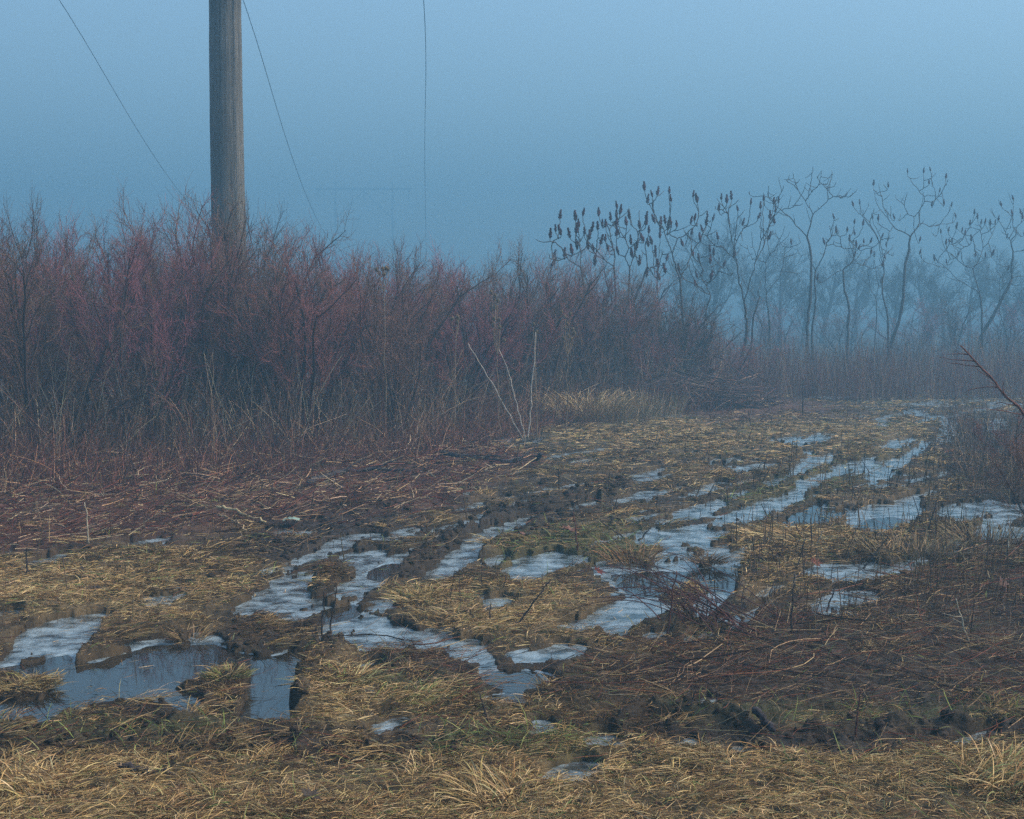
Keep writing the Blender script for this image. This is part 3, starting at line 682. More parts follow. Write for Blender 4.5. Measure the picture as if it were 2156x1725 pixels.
# ------------------------------------------------------------------ sumac trees
def fruit_mesh():
    g = Geo(); r = np.random.default_rng(5)
    K, S = 9, 8; t = np.linspace(0, 1, K)
    prof = np.interp(t, [0, .12, .35, .6, .85, 1], [.3, .85, 1, .78, .45, .08]) * .036
    rr = prof[:, None] * (1 + .35 * (r.random((K, S)) - .5)); an = np.arange(S) * 2 * math.pi / S
    V = np.stack([rr * np.cos(an), rr * np.sin(an), np.repeat(t[:, None] * .19, S, 1)], -1).reshape(-1, 3)
    idx = np.arange(K * S).reshape(K, S); a = idx[:-1]; b = idx[1:]
    f = np.stack([a, np.roll(a, -1, 1), np.roll(b, -1, 1), b], -1).reshape(-1, 4)
    g.add(V, [f, idx[-1][None, :], idx[0][::-1][None, :]], np.array([.085, .03, .032]))
    n = 46; q = r.random(n); p = np.interp(q, t, prof); aa = r.random(n) * 6.283
    C = np.stack([p * np.cos(aa), p * np.sin(aa), q * .18], -1)
    D = np.stack([np.cos(aa), np.sin(aa), np.full(n, .5)], -1)
    g.tubes(grow(C, D, np.full(n, .022), 3, .1, .1, r), np.full((n, 3), .007) * np.array([1, 1, .4]), 4, np.array([.10, .035, .036]))
    return g.mesh('fruit_spike', False)
FRUIT = fruit_mesh()
def CFp(p): return [(1078 + .3349 * x, 327.7 + .3349 * y) for x, y in p]
def CG(p): return [(1552.3 + .335 * x, 327.7 + .335 * y) for x, y in p]
def sumac(conv, trunk, tips, d, label, group, r_base=.05, fruit=1.0, seed=0, depth=1.0, twig_extra=.5, col=(.075, .065, .06), base_y=None, name='sumac_tree', fs=1.0):
    r = np.random.default_rng(900 + seed); r_base = r_base * .64; fs = fs * .86
    tp = conv(T(trunk)); tips = conv(T(tips)); mpp = d / FPX
    base = at(tp[0][0], tp[0][1], d); b0 = np.array([base[0], d, 0.0])
    pts = [b0] + [at(x, y, d) + np.array([0, r.uniform(-.05, .05), 0]) for x, y in tp[(1 if base[2] < .1 else 0):]]
    pts = np.array(pts) - b0
    e = empty(name, tuple(b0), label, 'tree', group)
    g = Geo(); c = np.array(col)
    n = 22; s = np.concatenate([[0], np.cumsum(np.linalg.norm(np.diff(pts, axis=0), axis=1))])
    tt = np.linspace(0, s[-1], n); P = np.stack([np.interp(tt, s, pts[:, k]) for k in range(3)], -1)
    for _ in range(3): P[1:-1] = (P[:-2] + 2 * P[1:-1] + P[2:]) / 4
    P[1:-1, :2] += r.normal(0, .007, (n - 2, 2))
    top_r = r_base * .55
    g.tubes(P[None], np.linspace(r_base, top_r, n)[None] * (1 + .08 * r.normal(0, 1, (1, n))), 8, c, cap=True)
    link('trunk', g.mesh('trunk'), M_bark, e)
    g = Geo(); fr = []
    tp3 = []
    for x, y in tips:
        q = at(x, y, d + r.uniform(-.7, .7) * depth) - b0; tp3.append(q)
    def seg(a, b, da, db, ra, rb):
        K = 9; t = np.linspace(0, 1, K)[:, None]; l = np.linalg.norm(b - a)
        q = (2 * t ** 3 - 3 * t ** 2 + 1) * a + (t ** 3 - 2 * t ** 2 + t) * da * l + (-2 * t ** 3 + 3 * t ** 2) * b + (t ** 3 - t ** 2) * db * l
        q[1:-1] += r.normal(0, .012, (K - 2, 3)) * min(1, l)
        g.tubes(q[None], np.linspace(ra, rb, K)[None], 5, c * r.uniform(.8, 1.15), cap=True)
        if twig_extra and l > .25 and r.random() < twig_extra:
            k = r.integers(3, K - 1); dd = unit(q[k] - q[k - 1] + r.normal(0, .6, 3) + np.array([0, 0, .25]))
            w = grow(q[k][None], dd[None], np.array([r.uniform(.12, .38)]), 5, .12, .2, r)
            g.tubes(w, np.linspace(.008, .0045, 5)[None], 4, c, cap=True)
    up = np.array([0, 0, 1.])
    def rec(node, dirn, tl, rad):
        cen = np.mean(tl, axis=0)
        if len(tl) == 1:
            b = tl[0]; dd = unit(unit(b - node) * .4 + up * .8)
            seg(node, b, dirn * .5 + unit(b - node) * .5, dd, max(rad, .009), .006)
            fr.append((b, dd)); return
        # split along the widest spread
        A = np.array(tl) - node
        ang = np.arctan2(A[:, 0], np.maximum(A[:, 2], -.2) + .3) + .25 * A[:, 1] + r.normal(0, .04, len(tl))
        o = np.argsort(ang); A_ = [tl[i] for i in o]
        gaps = np.diff(ang[o]); m = len(tl)
        w = gaps * np.array([min(i + 1, m - i - 1) ** .5 for i in range(m - 1)])
        c_ = int(np.argmax(w)) + 1
        for grp in (A_[:c_], A_[c_:]):
            cg = np.mean(grp, axis=0)
            rr = max(.010, rad * (len(grp) / m) ** .42)
            if len(grp) == 1:
                rec(node, unit(dirn + unit(cg - node)), grp, rr * .9); continue
            v = cg - node; l = np.linalg.norm(v)
            lo = min(q[2] for q in grp)
            f = r.uniform(.42, .6)
            nn = node + v * f
            nn[2] = min(nn[2], lo - .10) if lo - .10 > node[2] + .05 else nn[2] - .15 * l
            nn += r.normal(0, .04, 3)
            dn = unit(unit(nn - node) * .6 + up * .5)
            seg(node, nn, unit(dirn * .45 + unit(nn - node) * .8), dn, rr, rr * .85)
            rec(nn, dn, grp, rr * .85)
    rec(P[-1], unit(P[-1] - P[-3]), tp3, top_r * .85)
    link('branches', g.mesh('branches'), M_bark, e)
    for b, dd in fr:
        if r.random() < fruit:
            f = link('fruit_spike', FRUIT, M_fruit, e, tuple(b))
            f.rotation_euler = (r.normal(0, .12) - dd[1] * .5, dd[0] * .6 + r.normal(0, .12), r.uniform(0, 6.28))
            k = r.uniform(.75, 1.12) * fs; q = r.uniform(.68, .85); f.scale = (k * q, k * q, k * 1.05)
    return e
GN, GF = 'near sumacs with dark fruit spikes', 'far sumacs fading in the fog'
sumac(CFp, '1440 1460 1438 1300 1478 1130 1470 960 1462 935', '1260 410 1200 480 1185 540 1300 350 1315 280 1380 280 1423 275 1420 350 1500 310 1447 440 1545 400 1562 335 1580 285 1645 310 1655 360 1620 400 1650 430 1610 530 1297 530 1395 640 1280 320 1350 300 1674 300',
      28.6, 'near sumac with a forked trunk at the right end of the thicket', GN, .062, .92, 1)
sumac(CFp, '1475 1450 1510 1180 1518 1000 1560 890', '1562 790 1520 970 1545 850', 28.2, 'thin crooked dead sumac stem beside the rightmost near sumac trunk', GN, .042, 0, 2, .2, 0)
sumac(CFp, '1090 1450 1080 1200 1070 980 1058 790', '833 220 850 300 883 260 912 250 988 240 1000 290 895 420 932 440 965 430 1000 440 932 470 1037 450 1137 265 1165 295 1122 430 1145 410 1125 500 1075 570 980 460 1185 530 1230 390 1220 440',
      26.5, 'tallest near sumac with fruit spikes, standing behind the brush pile', GN, .05, .95, 3)
sumac(CFp, '480 1300 470 1000 455 850 432 710', '240 520 300 400 275 480 308 500 400 410 420 450 405 490 365 520 430 520 430 560 232 620 262 640 328 640 380 620 410 590 245 700 485 530',
      24.0, 'leftmost near sumac, its spiked crown leaning out over the red shrubs', GN, .04, .92, 4)
sumac(CFp, '650 1300 650 1050 652 850 640 700', '445 380 455 500 500 480 545 380 540 470 568 450 590 450 480 590 515 600 555 560 585 540 605 600 655 390 660 335 655 450 678 370 620 410 520 690',
      24.6, 'second near sumac from the left, its crown crowded with fruit spikes', GN, .042, .95, 5)
sumac(CFp, '730 1300 728 1000 735 850 740 710', '740 400 720 440 800 345 805 460 655 510 675 500 748 560 670 620 757 640 800 690 780 590 840 400 840 440 828 540',
      25.2, 'slim near sumac, third from the left among the spiked crowns', GN, .038, .95, 6)
sumac(CFp, '735 1280 760 930 805 820 850 700', '860 570 878 540 920 710 845 760 965 740 930 780 970 660 900 620 860 490', 25.8, 'near sumac whose stem leans right, low fruit spikes before the tallest one', GN, .036, .9, 7)
sumac(CFp, '1210 1350 1210 1150 1215 1000 1250 885', '1105 680 1125 650 1140 630 1175 660 1245 610 1268 630 1245 680 1250 780 1150 820 1165 770 1388 740 1050 730 1330 700', 27.0, 'short near sumac with low sparse spikes between the tallest and the rightmost one', GN, .036, .9, 8)
sumac(CFp, '960 1300 950 1150 920 1000 915 860', '905 640 880 560 945 600 930 520', 27.4, 'thin straight sumac stem rising behind the tallest near sumac', GN, .026, .5, 9, .4, .3)
sumac(CG, '435 1420 435 1300 440 1050 465 800 465 580 440 515', '70 230 195 190 190 240 160 290 235 290 350 110 305 150 390 150 430 180 290 190 440 270 475 70 530 100 595 95 575 150 620 170 690 240 725 235 500 130 560 200 640 250 230 320 410 300',
      33.5, 'tall far sumac with a bare dish shaped crown, its top highest in the fog', GF, .07, .12, 20, 1.2, 1.0, fs=.7)
sumac(CG, '480 1440 465 1080 490 950 488 730', '610 400 625 450 555 520 630 490 520 610 580 440 440 600', 33.0, 'thin sumac standing close to the right of the tallest far trunk', GF, .05, .1, 21, .8, .8)
sumac(CG, '685 1450 690 1200 702 930 672 860 665 720', '500 785 625 490 605 540 550 560 690 480 735 430 790 440 740 500 705 540 750 570 795 550 835 550 760 590 840 620 730 640 930 650 785 690 905 520 910 700',
      34.0, 'mid sized far sumac with a kinked trunk and small spikes, between the two tall ones', GF, .06, .85, 22, 1, .7, fs=.95)
sumac(CG, '965 1330 962 1200 1030 1000 1045 850 1060 640 1090 580 1085 510', '855 190 900 230 950 200 865 270 995 250 1070 110 1065 230 1170 110 1215 100 1205 180 1310 145 1325 150 1270 230 950 370 885 410 990 400 1220 320 1300 310 1345 320 1375 390 1240 510 1145 540 935 570 1010 400',
      35.5, 'tall far sumac with a right leaning trunk and wide open crown', GF, .075, .7, 23, 1.3, 1.0, fs=.85)
sumac(CG, '955 1300 945 980 900 870 925 740', '790 340 770 310 730 320 860 330 850 400 980 560 960 500 905 520 985 620', 35.0, 'slender bent sumac stem left of the leaning far trunk', GF, .05, .3, 24, .9, .8, fs=.8)
sumac(CG, '1540 1300 1540 1170 1540 950 1520 870', '1280 490 1325 480 1375 460 1410 480 1460 440 1490 370 1510 400 1530 430 1555 430 1590 440 1620 430 1640 410 1310 560 1350 550 1330 545 1385 630 1495 640 1315 680 1430 500 1470 540 1600 630 1560 640 1230 620 1145 620 1240 660',
      37.0, 'bushy rounded far sumac full of small spikes near the right edge', GF, .06, .85, 25, 1.3, .9, fs=.95)
sumac(CG, '1500 1290 1540 1110 1600 1020 1680 860 1720 780', '1600 330 1700 350 1730 380 1720 450 1785 370 1795 400 1660 320 1735 280 1690 520 1650 680 1802 500 1850 450 1850 600 1900 700 1830 380 1880 520',
      37.6, 'far sumac with a stout stem slanting up to the right at the right edge', GF, .10, .6, 26, 1.3, .9, fs=.95)
sumac(CG, '1700 1200 1690 1120 1640 970 1650 860', '1560 760 1620 700 1700 720 1780 800 1740 640', 38.5, 'thin leaning stem in front of the slanting far sumac', GF, .035, .2, 27, 1, .6)
sumac(CG, '205 1400 205 1200 200 1020 180 880', '60 560 90 480 140 440 200 430 240 470 300 440 340 560 400 540 380 600 110 640 280 560 230 600 420 720 330 480', 38.5, 'faint bare tree in the fog between the near and far sumacs', GF, .06, .1, 28, 1, 1.0)
sumac(CG, '145 1280 145 1150 165 1080 130 1020', '110 880 60 800 150 960 180 900 100 820', 39.5, 'faint thin bent stem left of the faint bare tree in the fog', GF, .035, 0, 29, 1, .6)
sumac(CG, '860 1200 880 1000 870 900', '780 760 820 700 900 800 930 760 860 640', 42, 'faint thin sumac stem between the kinked and the leaning far trunks', GF, .04, .1, 30, 1, .6)

# dense misty trees behind
def misty_proto(seed, H=6.0):
    r = np.random.default_rng(seed); st = Geo(); tw = Geo(); c = np.array([.05, .045, .042])
    A = grow(np.array([[0, 0, -.05]]), np.array([[r.normal(0, .06), 0, 1.]]), np.array([H * .55]), 8, .05, .05, r)
    st.tubes(A, np.linspace(.12, .05, 8)[None], 8, c)
    L = np.array([H * .55]); P = A
    for lv, (n, sp, f, rad) in enumerate(((14, 38, .62, .028), (8, 40, .5, .012), (8, 42, .5, .006), (5, 40, .5, .004))):
        S, D, t, Lp = children_of(P, L, n, .2 if lv == 0 else .15, 1.0, R(sp), r)
        L = Lp * f * (1.15 - .4 * t) * (.6 + .6 * r.random(len(t)))
        P = grow(S, D, L, 5, .14, .10, r)
        (tw).tubes(P, rad * np.linspace(1, .5, 5)[None, :] * np.ones((len(P), 1)), 3, c * (.8 + .5 * r.random((len(P), 1))))
    return st.mesh('trunk'), tw.mesh('crown')
mist = [misty_proto(300 + i) for i in range(3)]
def misty(i, x, d, H, label, group='misty trees behind the sumacs'):
    p = at(x, HORIZON, d); e = empty('bare_tree', (p[0], p[1], 0), label, 'tree', group, rng.uniform(0, 6.28))
    s = H / 5.4; e.scale = (s * 1.15, s * 1.15, s)
    link('trunk', mist[i % 3][0], M_bark, e); link('crown', mist[i % 3][1], M_bark, e)
ML = 'faint dense bare tree dissolving into the fog behind the sumacs'
for i, (x, d, H) in enumerate((x, d * 1.4, H * 1.25) for x, d, H in ((1500, 48, 5.4), (1570, 52, 4.9), (1640, 50, 4.4), (1450, 55, 4.6), (1730, 54, 4.6), (1800, 56, 4.4), (1880, 50, 3.8), (1960, 54, 4.6), (2040, 52, 4.2), (2120, 50, 4.4), (2200, 54, 4.8), (2300, 52, 4.6), (1690, 46, 3.0), (1990, 46, 3.2), (2180, 44, 3.0))):
    misty(i, x, d, H, ML)
for i, (x, d, s, lab) in enumerate(((1640, 50, .8, 0), (1780, 52, .8, 0), (1930, 48, .8, 0), (2020, 44, .85, 0), (2110, 46, .8, 0), (2220, 45, .85, 0))):
    p = at(x, HORIZON, d)
    place_shrub(i, (p[0], p[1], 0), rng.uniform(0, 6), 1.2, s, 'dim low leafless shrub in the fog behind the far weeds', 'dim shrubs behind the far weeds')

# ------------------------------------------------------------------ power line
def pole_mesh(H, r0, r1, sides=28):
    g = Geo(); n = 60; z = np.linspace(-.4, H, n); r = np.random.default_rng(8)
    P = np.stack([.012 * np.sin(z * .8 + 1), .01 * np.sin(z * .6), z], -1)
    g.tubes(P[None], (np.linspace(r0, r1, n) * (1 + .008 * r.normal(0, 1, n)))[None], sides, (.1, .09, .07), cap=True)
    return g.mesh('pole')
def box(g, a, b, w, h):
    a = np.array(a, float); b = np.array(b, float); t = unit(b - a); s = np.cross(t, [0, 0, 1.]); s = unit(s); u = np.cross(s, t)
    v = [p + s * i * w / 2 + u * j * h / 2 for p in (a, b) for i, j in ((-1, -1), (1, -1), (1, 1), (-1, 1))]
    g.add(v, np.array([[3, 2, 1, 0], [4, 5, 6, 7], [0, 1, 5, 4], [1, 2, 6, 5], [2, 3, 7, 6], [3, 0, 4, 7]]))
ARM_Z = 14.8
def h_frame(cx, cy, ang, label, r0=.245, r1=.17, bulge=0):
    e = empty('wooden_pylon', (cx, cy, 0), label, 'utility pole', 'wooden pylons of the power line', ang)
    for s in (1, -1):
        link('pole', pole_mesh(15.6, r0, r1), M_pole, e, (s * 3.1, 0, 0))
        n = 40; z = np.linspace(-.1, 13, n); a0 = R(-50)          # earth wire stapled down the pole
        g = Geo(); rr = np.interp(z, [-.4, 15.6], [r0, r1]) + .006
        g.tubes(np.stack([rr * math.cos(a0), rr * math.sin(a0) + 0 * z, z], -1)[None], np.full((1, n), .005), 5, (.1, .1, .1)); link('earth_wire', g.mesh('earth_wire'), M_wire, e, (s * 3.1, 0, 0))
    g = Geo(); box(g, (-5.3, -.24, ARM_Z), (5.3, -.24, ARM_Z), .14, .24); link('crossarm', g.mesh('crossarm', False), M_pole, e)
    for s in (1, -1):
        g = Geo(); box(g, (s * 2.95, -.3, ARM_Z - 3.2), (0, -.3, ARM_Z - .2), .09, .13); link('brace', g.mesh('brace', False), M_pole, e)
    for x in (-4.9, 0, 4.9):
        g = Geo(); n = 16; z = np.linspace(0, -.9, n)
        g.tubes(np.stack([np.zeros(n), np.zeros(n), z], -1)[None], (np.where(np.arange(n) % 2, .09, .03))[None], 12, (.1, .06, .05), cap=True)
        link('insulator', g.mesh('insulator', False), M_ins, e, (x, -.24, ARM_Z - .12))
    return e
NPX = at(484, HORIZON, 19.6)[0]
near_f = h_frame(NPX - 3.1, 19.6, 0, 'tall weathered wooden pole rising from the left thicket, out of the top of the picture')
fx = at(768, HORIZON, 300)[0]
ff = h_frame(fx, 300, 0, 'barely visible distant wooden frame with a crossarm in the fog above the thicket', .13, .10)
ff.scale = (1.93, 1.93, 1.86)
def wire(pts, x_near, x_far, label):
    """pts: measured photo position and distance of points on the wire"""
    P = [np.array([x_near, 19.36, ARM_Z - 1.02])] + [at(x, y, d) for x, y, d in pts] + [np.array([x_far, 299.6, (ARM_Z - 1.0) * 1.86])]
    P = np.array(P); s = P[:, 1]
    q = np.linspace(s[0], s[-1], 160)
    def cr(xq):   # natural cubic-like interpolation through measured points
        n = len(s); out = []
        for k in range(3):
            y = P[:, k]; A = np.zeros((n, n)); b = np.zeros(n); A[0, 0] = A[-1, -1] = 1; hh = np.diff(s)
            for i in range(1, n - 1):
                A[i, i - 1] = hh[i - 1]; A[i, i] = 2 * (hh[i - 1] + hh[i]); A[i, i + 1] = hh[i]
                b[i] = 6 * ((y[i + 1] - y[i]) / hh[i] - (y[i] - y[i - 1]) / hh[i - 1])
            M = np.linalg.solve(A, b); i = np.clip(np.searchsorted(s, xq) - 1, 0, n - 2); t0 = xq - s[i]; t1 = s[i + 1] - xq
            out.append((M[i] * t1 ** 3 + M[i + 1] * t0 ** 3) / (6 * hh[i]) + (y[i] / hh[i] - M[i] * hh[i] / 6) * t1 + (y[i + 1] / hh[i] - M[i + 1] * hh[i] / 6) * t0)
        return np.stack(out, -1)
    Q = cr(q); b0 = Q[0].copy(); g = Geo(); g.tubes((Q - b0)[None], np.full((1, len(Q)), .011), 6, (.1, .1, .1))
    o = link('power_line', g.mesh('power_line'), M_wire, None, tuple(b0)); tag(o, label, 'power line', 'power lines fading into the fog')
cxn = NPX - 3.1
wire([(125, 0, 38), (260, 225, 47), (395, 425, 60), (560, 545, 85)], cxn - 4.9, fx - 4.9 * 1.93, 'leftmost power line, slanting down to the thicket left of the wooden pole')
wire([(512, 0, 38), (582, 226, 47), (690, 500, 71), (740, 540, 88)], cxn, fx, 'power line slanting down just right of the wooden pole')
wire([(892, 0, 40), (895, 240, 56), (897, 520, 90)], cxn + 4.9, fx + 4.9 * 1.93, 'rightmost power line, hanging almost straight down in the middle of the sky')

# ------------------------------------------------------------------ single things
def polythick(name, pts, r0, r1, label, cat, col, group=None, d=None, sides=7, side_twigs=0, seed=1, wob=.006, mat=None, z=0):
    """pts: photo positions; d None puts each on the ground, else a distance for all or each"""
    r = np.random.default_rng(seed); Q = []
    for i, p in enumerate(pts):
        if len(p) == 3: Q.append(at(p[0], p[1], p[2]))
        elif d is None: Q.append(np.array(hz(p[0], p[1])) + np.array([0, 0, r0 * .8 + z]))
        else: Q.append(at(p[0], p[1], d))
    Q = np.array(Q); b0 = Q[0].copy(); Q = Q - b0
    s = np.concatenate([[0], np.cumsum(np.linalg.norm(np.diff(Q, axis=0), axis=1))]); n = 16
    tt = np.linspace(0, s[-1], n); P = np.stack([np.interp(tt, s, Q[:, k]) for k in range(3)], -1)
    for _ in range(2): P[1:-1] = (P[:-2] + 2 * P[1:-1] + P[2:]) / 4
    P[1:-1] += r.normal(0, wob, (n - 2, 3))
    g = Geo(); c = np.array(col)
    g.tubes(P[None], (np.linspace(r0, r1, n) * (1 + .1 * r.normal(0, 1, n)))[None], sides, c, cap=True)
    if side_twigs:
        S, D, t, Lp = children_of(P[None], np.array([s[-1]]), side_twigs, .2, .95, R(38), r)
        L = s[-1] * .35 * (.4 + .8 * r.random(len(t))); D[:, 2] *= .4
        B = grow(S, D, L, 6, .12, 0, r); B[:, :, 2] = np.maximum(B[:, :, 2], -b0[2] + .01)
        g.tubes(B, r1 * .8 * np.linspace(1, .4, 6)[None, :] * np.ones((len(B), 1)), 4, c)
    o = link(name, g.mesh(name), mat or M_bark, None, tuple(b0))
    return tag(o, label, cat, group)
DK = (.045, .04, .045); PALE = (.42, .36, .26); TAN = (.34, .24, .14)
polythick('fallen_branch', [(650, 1046), (700, 1020), (760, 1011), (820, 1010), (870, 1016)], .028, .010, 'long dark fallen branch arched over the brown debris in front of the thicket', 'branch', DK, 'fallen branches', side_twigs=5, seed=2, z=.05)
polythick('fallen_branch', [(930, 980), (1000, 985), (1060, 992), (1110, 985)], .026, .016, 'dark fallen bough lying by the thicket foot, lower of the forked pair', 'branch', DK, 'fallen branches', side_twigs=4, seed=3, z=.03)
polythick('fallen_branch', [(1108, 988, 14.9), (1125, 972, 14.8), (1139, 956, 14.7)], .03, .02, 'short dark forked stub sticking up at the end of the fallen bough', 'branch', DK, 'fallen branches', seed=4)
polythick('fallen_branch', [(1105, 985, 15.), (1060, 966, 15.3), (1010, 955, 15.6), (980, 962, 15.8)], .018, .008, 'thin dark bough curving left from the forked stub', 'branch', DK, 'fallen branches', side_twigs=6, seed=5)
polythick('fallen_branch', [(0, 978, 14.3), (30, 973, 14.4), (58, 970, 14.5)], .024, .018, 'pale broken limb resting on the cut stump at the left edge', 'branch', (.28, .17, .1), 'fallen branches', seed=6)
polythick('stump', [(52, 1038, 14.2), (54, 1000, 14.25), (56, 972, 14.3)], .03, .022, 'dark cut stump standing at the left edge under the pale broken limb', 'stump', (.04, .03, .03), seed=7)
polythick('stake', [(566, 1002, 14.6), (575, 950, 14.6), (584, 915, 14.6)], .028, .018, 'dark leaning broken stem standing in the debris in front of the thicket', 'stake', (.035, .03, .035), seed=8)
polythick('fallen_branch', [(380, 915, 16.2), (440, 893, 16.4), (500, 872, 16.6), (540, 862, 16.7)], .012, .006, 'pale dry branch lying slanted across the foot of the thicket near the pole', 'branch', TAN, 'fallen branches', side_twigs=5, seed=9)
polythick('dead_sapling', [(308, 905, 15.9), (318, 850, 15.9), (340, 790, 15.9), (358, 755, 15.9), (355, 742, 15.9)], .014, .007, 'pale curved dead stem standing in the thicket left of the pole', 'stem', (.34, .28, .2), 'pale dead stems', side_twigs=4, seed=10)
for i, (p, lab) in enumerate((([(1105, 932), (1060, 850), (1020, 780), (985, 722)], 'pale straight stalk leaning far left from the thicket foot'),
                              ([(1108, 932), (1090, 860), (1066, 770), (1050, 735)], 'pale stalk between the two others fanning from one foot'),
                              ([(1112, 932), (1118, 850), (1125, 740), (1128, 700)], 'pale upright stalk, rightmost of the fan of three'))):
    polythick('dead_sapling', [(x, y, 17.2) for x, y in p], .008, .005, lab, 'stem', (.46, .40, .33), 'pale dead stems', seed=20 + i)
polythick('fallen_stalk', [(458, 1103), (500, 1112), (560, 1125)], .012, .006, 'pale split stalk lying flat at the edge of the brown debris', 'stalk', (.5, .38, .2), 'fallen stalks', seed=30, z=.08)
polythick('fallen_stalk', [(462, 1107), (500, 1128), (520, 1140)], .008, .005, 'thinner pale stalk crossing under the split one', 'stalk', (.42, .3, .17), 'fallen stalks', seed=31, z=.05)
polythick('fallen_log', [(175, 1265), (228, 1261)], .02, .018, 'short dark stick on yellow straw left of the big puddle', 'stick', (.07, .05, .04), seed=32)
polythick('fallen_branch', [(250, 1645), (310, 1650), (370, 1655)], .012, .009, 'dark stick half sunk in the straw at bottom left', 'branch', (.05, .04, .04), 'fallen branches', seed=33)
polythick('fallen_branch', [(350, 1735), (400, 1722), (440, 1718), (480, 1712)], .008, .005, 'crooked black twig on the straw at the bottom left', 'branch', (.03, .025, .02), 'fallen branches', side_twigs=2, seed=34)
polythick('fallen_branch', [(1080, 1730), (1140, 1725), (1190, 1715), (1230, 1722)], .012, .008, 'black wet branch on the straw at the bottom middle', 'branch', (.03, .025, .025), 'fallen branches', seed=35)
polythick('fallen_branch', [(1590, 1552), (1612, 1560), (1628, 1575)], .016, .012, 'short thick black stick stuck in the mud clods', 'branch', (.04, .035, .04), 'fallen branches', seed=36, z=.04)
# upright twigs and stems standing in the field
UPR = [(185, 1165, 178, 1058, .34, 'tall pale stalk standing alone in front of the debris on the left'),
 (55, 1230, 57, 1140, .12, 'short brown stalk standing at the left edge of the straw'),
 (190, 1225, 168, 1185, .07, 'dark stub leaning left in the yellow straw'),
 (262, 1230, 246, 1190, .06, 'dark stub with a fork in the straw right of the leaning one'),
 (676, 1370, 684, 1240, .07, 'thin bare shoot rising beside the big puddle, left of a pair'),
 (690, 1370, 708, 1235, .08, 'thin bare shoot rising beside the big puddle, right of a pair'),
 (698, 1412, 655, 1328, .05, 'dark twig slanting over the right end of the big puddle'),
 (1068, 1340, 1160, 1220, .06, 'long dark shoot slanting right from the central straw island'),
 (1012, 1330, 990, 1285, .05, 'short black shoot on the central straw island'),
 (1028, 1328, 1034, 1270, .05, 'upright black shoot on the central straw island'),
 (1324, 1140, 1268, 1100, .05, 'dark twig leaning left over the icy ground in mid field'),
 (1344, 1140, 1372, 1108, .05, 'dark twig leaning right beside the left leaning one in mid field'),
 (1285, 1100, 1300, 1048, .05, 'slender upright shoot in mid field'),
 (1216, 1170, 1208, 1078, .04, 'slender reddish shoot beside the icy patch in mid field'),
 (1690, 880, 1690, 795, .10, 'small bare sapling standing at the far edge of the field'),
 (1405, 1345, 1424, 1202, .05, 'thin upright reddish stem by the right puddle'),
 (1640, 1200, 1620, 1150, .06, 'dark stem standing right of the right puddle'),
 (1950, 1130, 1975, 1045, .07, 'dark stem rising from the grass at right, near the ice strip'),
 (1815, 1200, 1870, 1130, .06, 'long dark stem slanting right across the icy stubble'),
 (1710, 1160, 1734, 1118, .05, 'pale cream stem leaning right in the stubble'),
 (1740, 1290, 1760, 1228, .07, 'dark bent stem by the ice patch in the dark twigs'),
 (1665, 1350, 1672, 1205, .05, 'tall thin dark stem left of the ice patch at right'),
 (2045, 1370, 2012, 1260, .06, 'tall pale straw stem bending over the dark twigs at right'),
 (2120, 1200, 2125, 1110, .07, 'pale dry tuft stem at the right edge behind the dark twigs'),
 (1800, 1560, 1810, 1450, .06, 'dark reddish stem before the mud clods at right'),
 (1030, 1530, 1010, 1460, .05, 'dark twig poking from the grass in the foreground middle'),
 (1440, 1530, 1465, 1450, .05, 'dark shoot in front of the mud clods')]
for i, (x0, y0, x1, y1, wob, lab) in enumerate(UPR):
    b = hz(x0, y0); d = b[1]
    c = PALE if 'pale' in lab else ((.12, .05, .04) if 'reddish' in lab else (.06, .045, .04))
    pts = [(x0 + (x1 - x0) * t + wob * 60 * math.sin(3.1 * t + i) * (t - t * t), y0 + (y1 - y0) * t, d) for t in (0, .35, .7, 1)]
    rad = .0048 * (d / 7) ** .5
    polythick('standing_twig', pts, rad * 1.3, rad * .55, lab, 'stem', c, 'stems standing in the field', seed=50 + i, sides=5, side_twigs=(5 if 'sapling' in lab else (2 if i % 3 == 1 else 0)), wob=.003)
# arching bundle of thin stems over the right puddle
def bundle():
    g = Geo(); r = np.random.default_rng(70); b0 = np.array(hz(1545, 1345)); n = 34
    P = []
    for i in range(n):
        e = on_ground(r.uniform(1180, 1420), r.uniform(1235, 1330)) - b0; e[2] = r.uniform(.03, .28)
        s = np.array([r.normal(0, .12), r.normal(0, .14), .02]); t = np.linspace(0, 1, 9)[:, None]
        q = s * (1 - t) + e * t; q[:, 2] += (.14 * r.random()) * np.sin(t[:, 0] * math.pi) ; q[:, :2] += np.cumsum(r.normal(0, .006, (9, 2)), 0)
        P.append(q)
    g.tubes(np.array(P), .0032 * np.linspace(1, .4, 9)[None, :] * np.ones((n, 1)), 4, np.array([.09, .04, .035]) * (.6 + .9 * r.random((n, 1))))
    o = link('fallen_twigs', g.mesh('fallen_twigs'), M_twig, None, tuple(b0)); tag(o, 'sheaf of thin red brown stems lying arched over the right puddle', 'stems')
bundle()
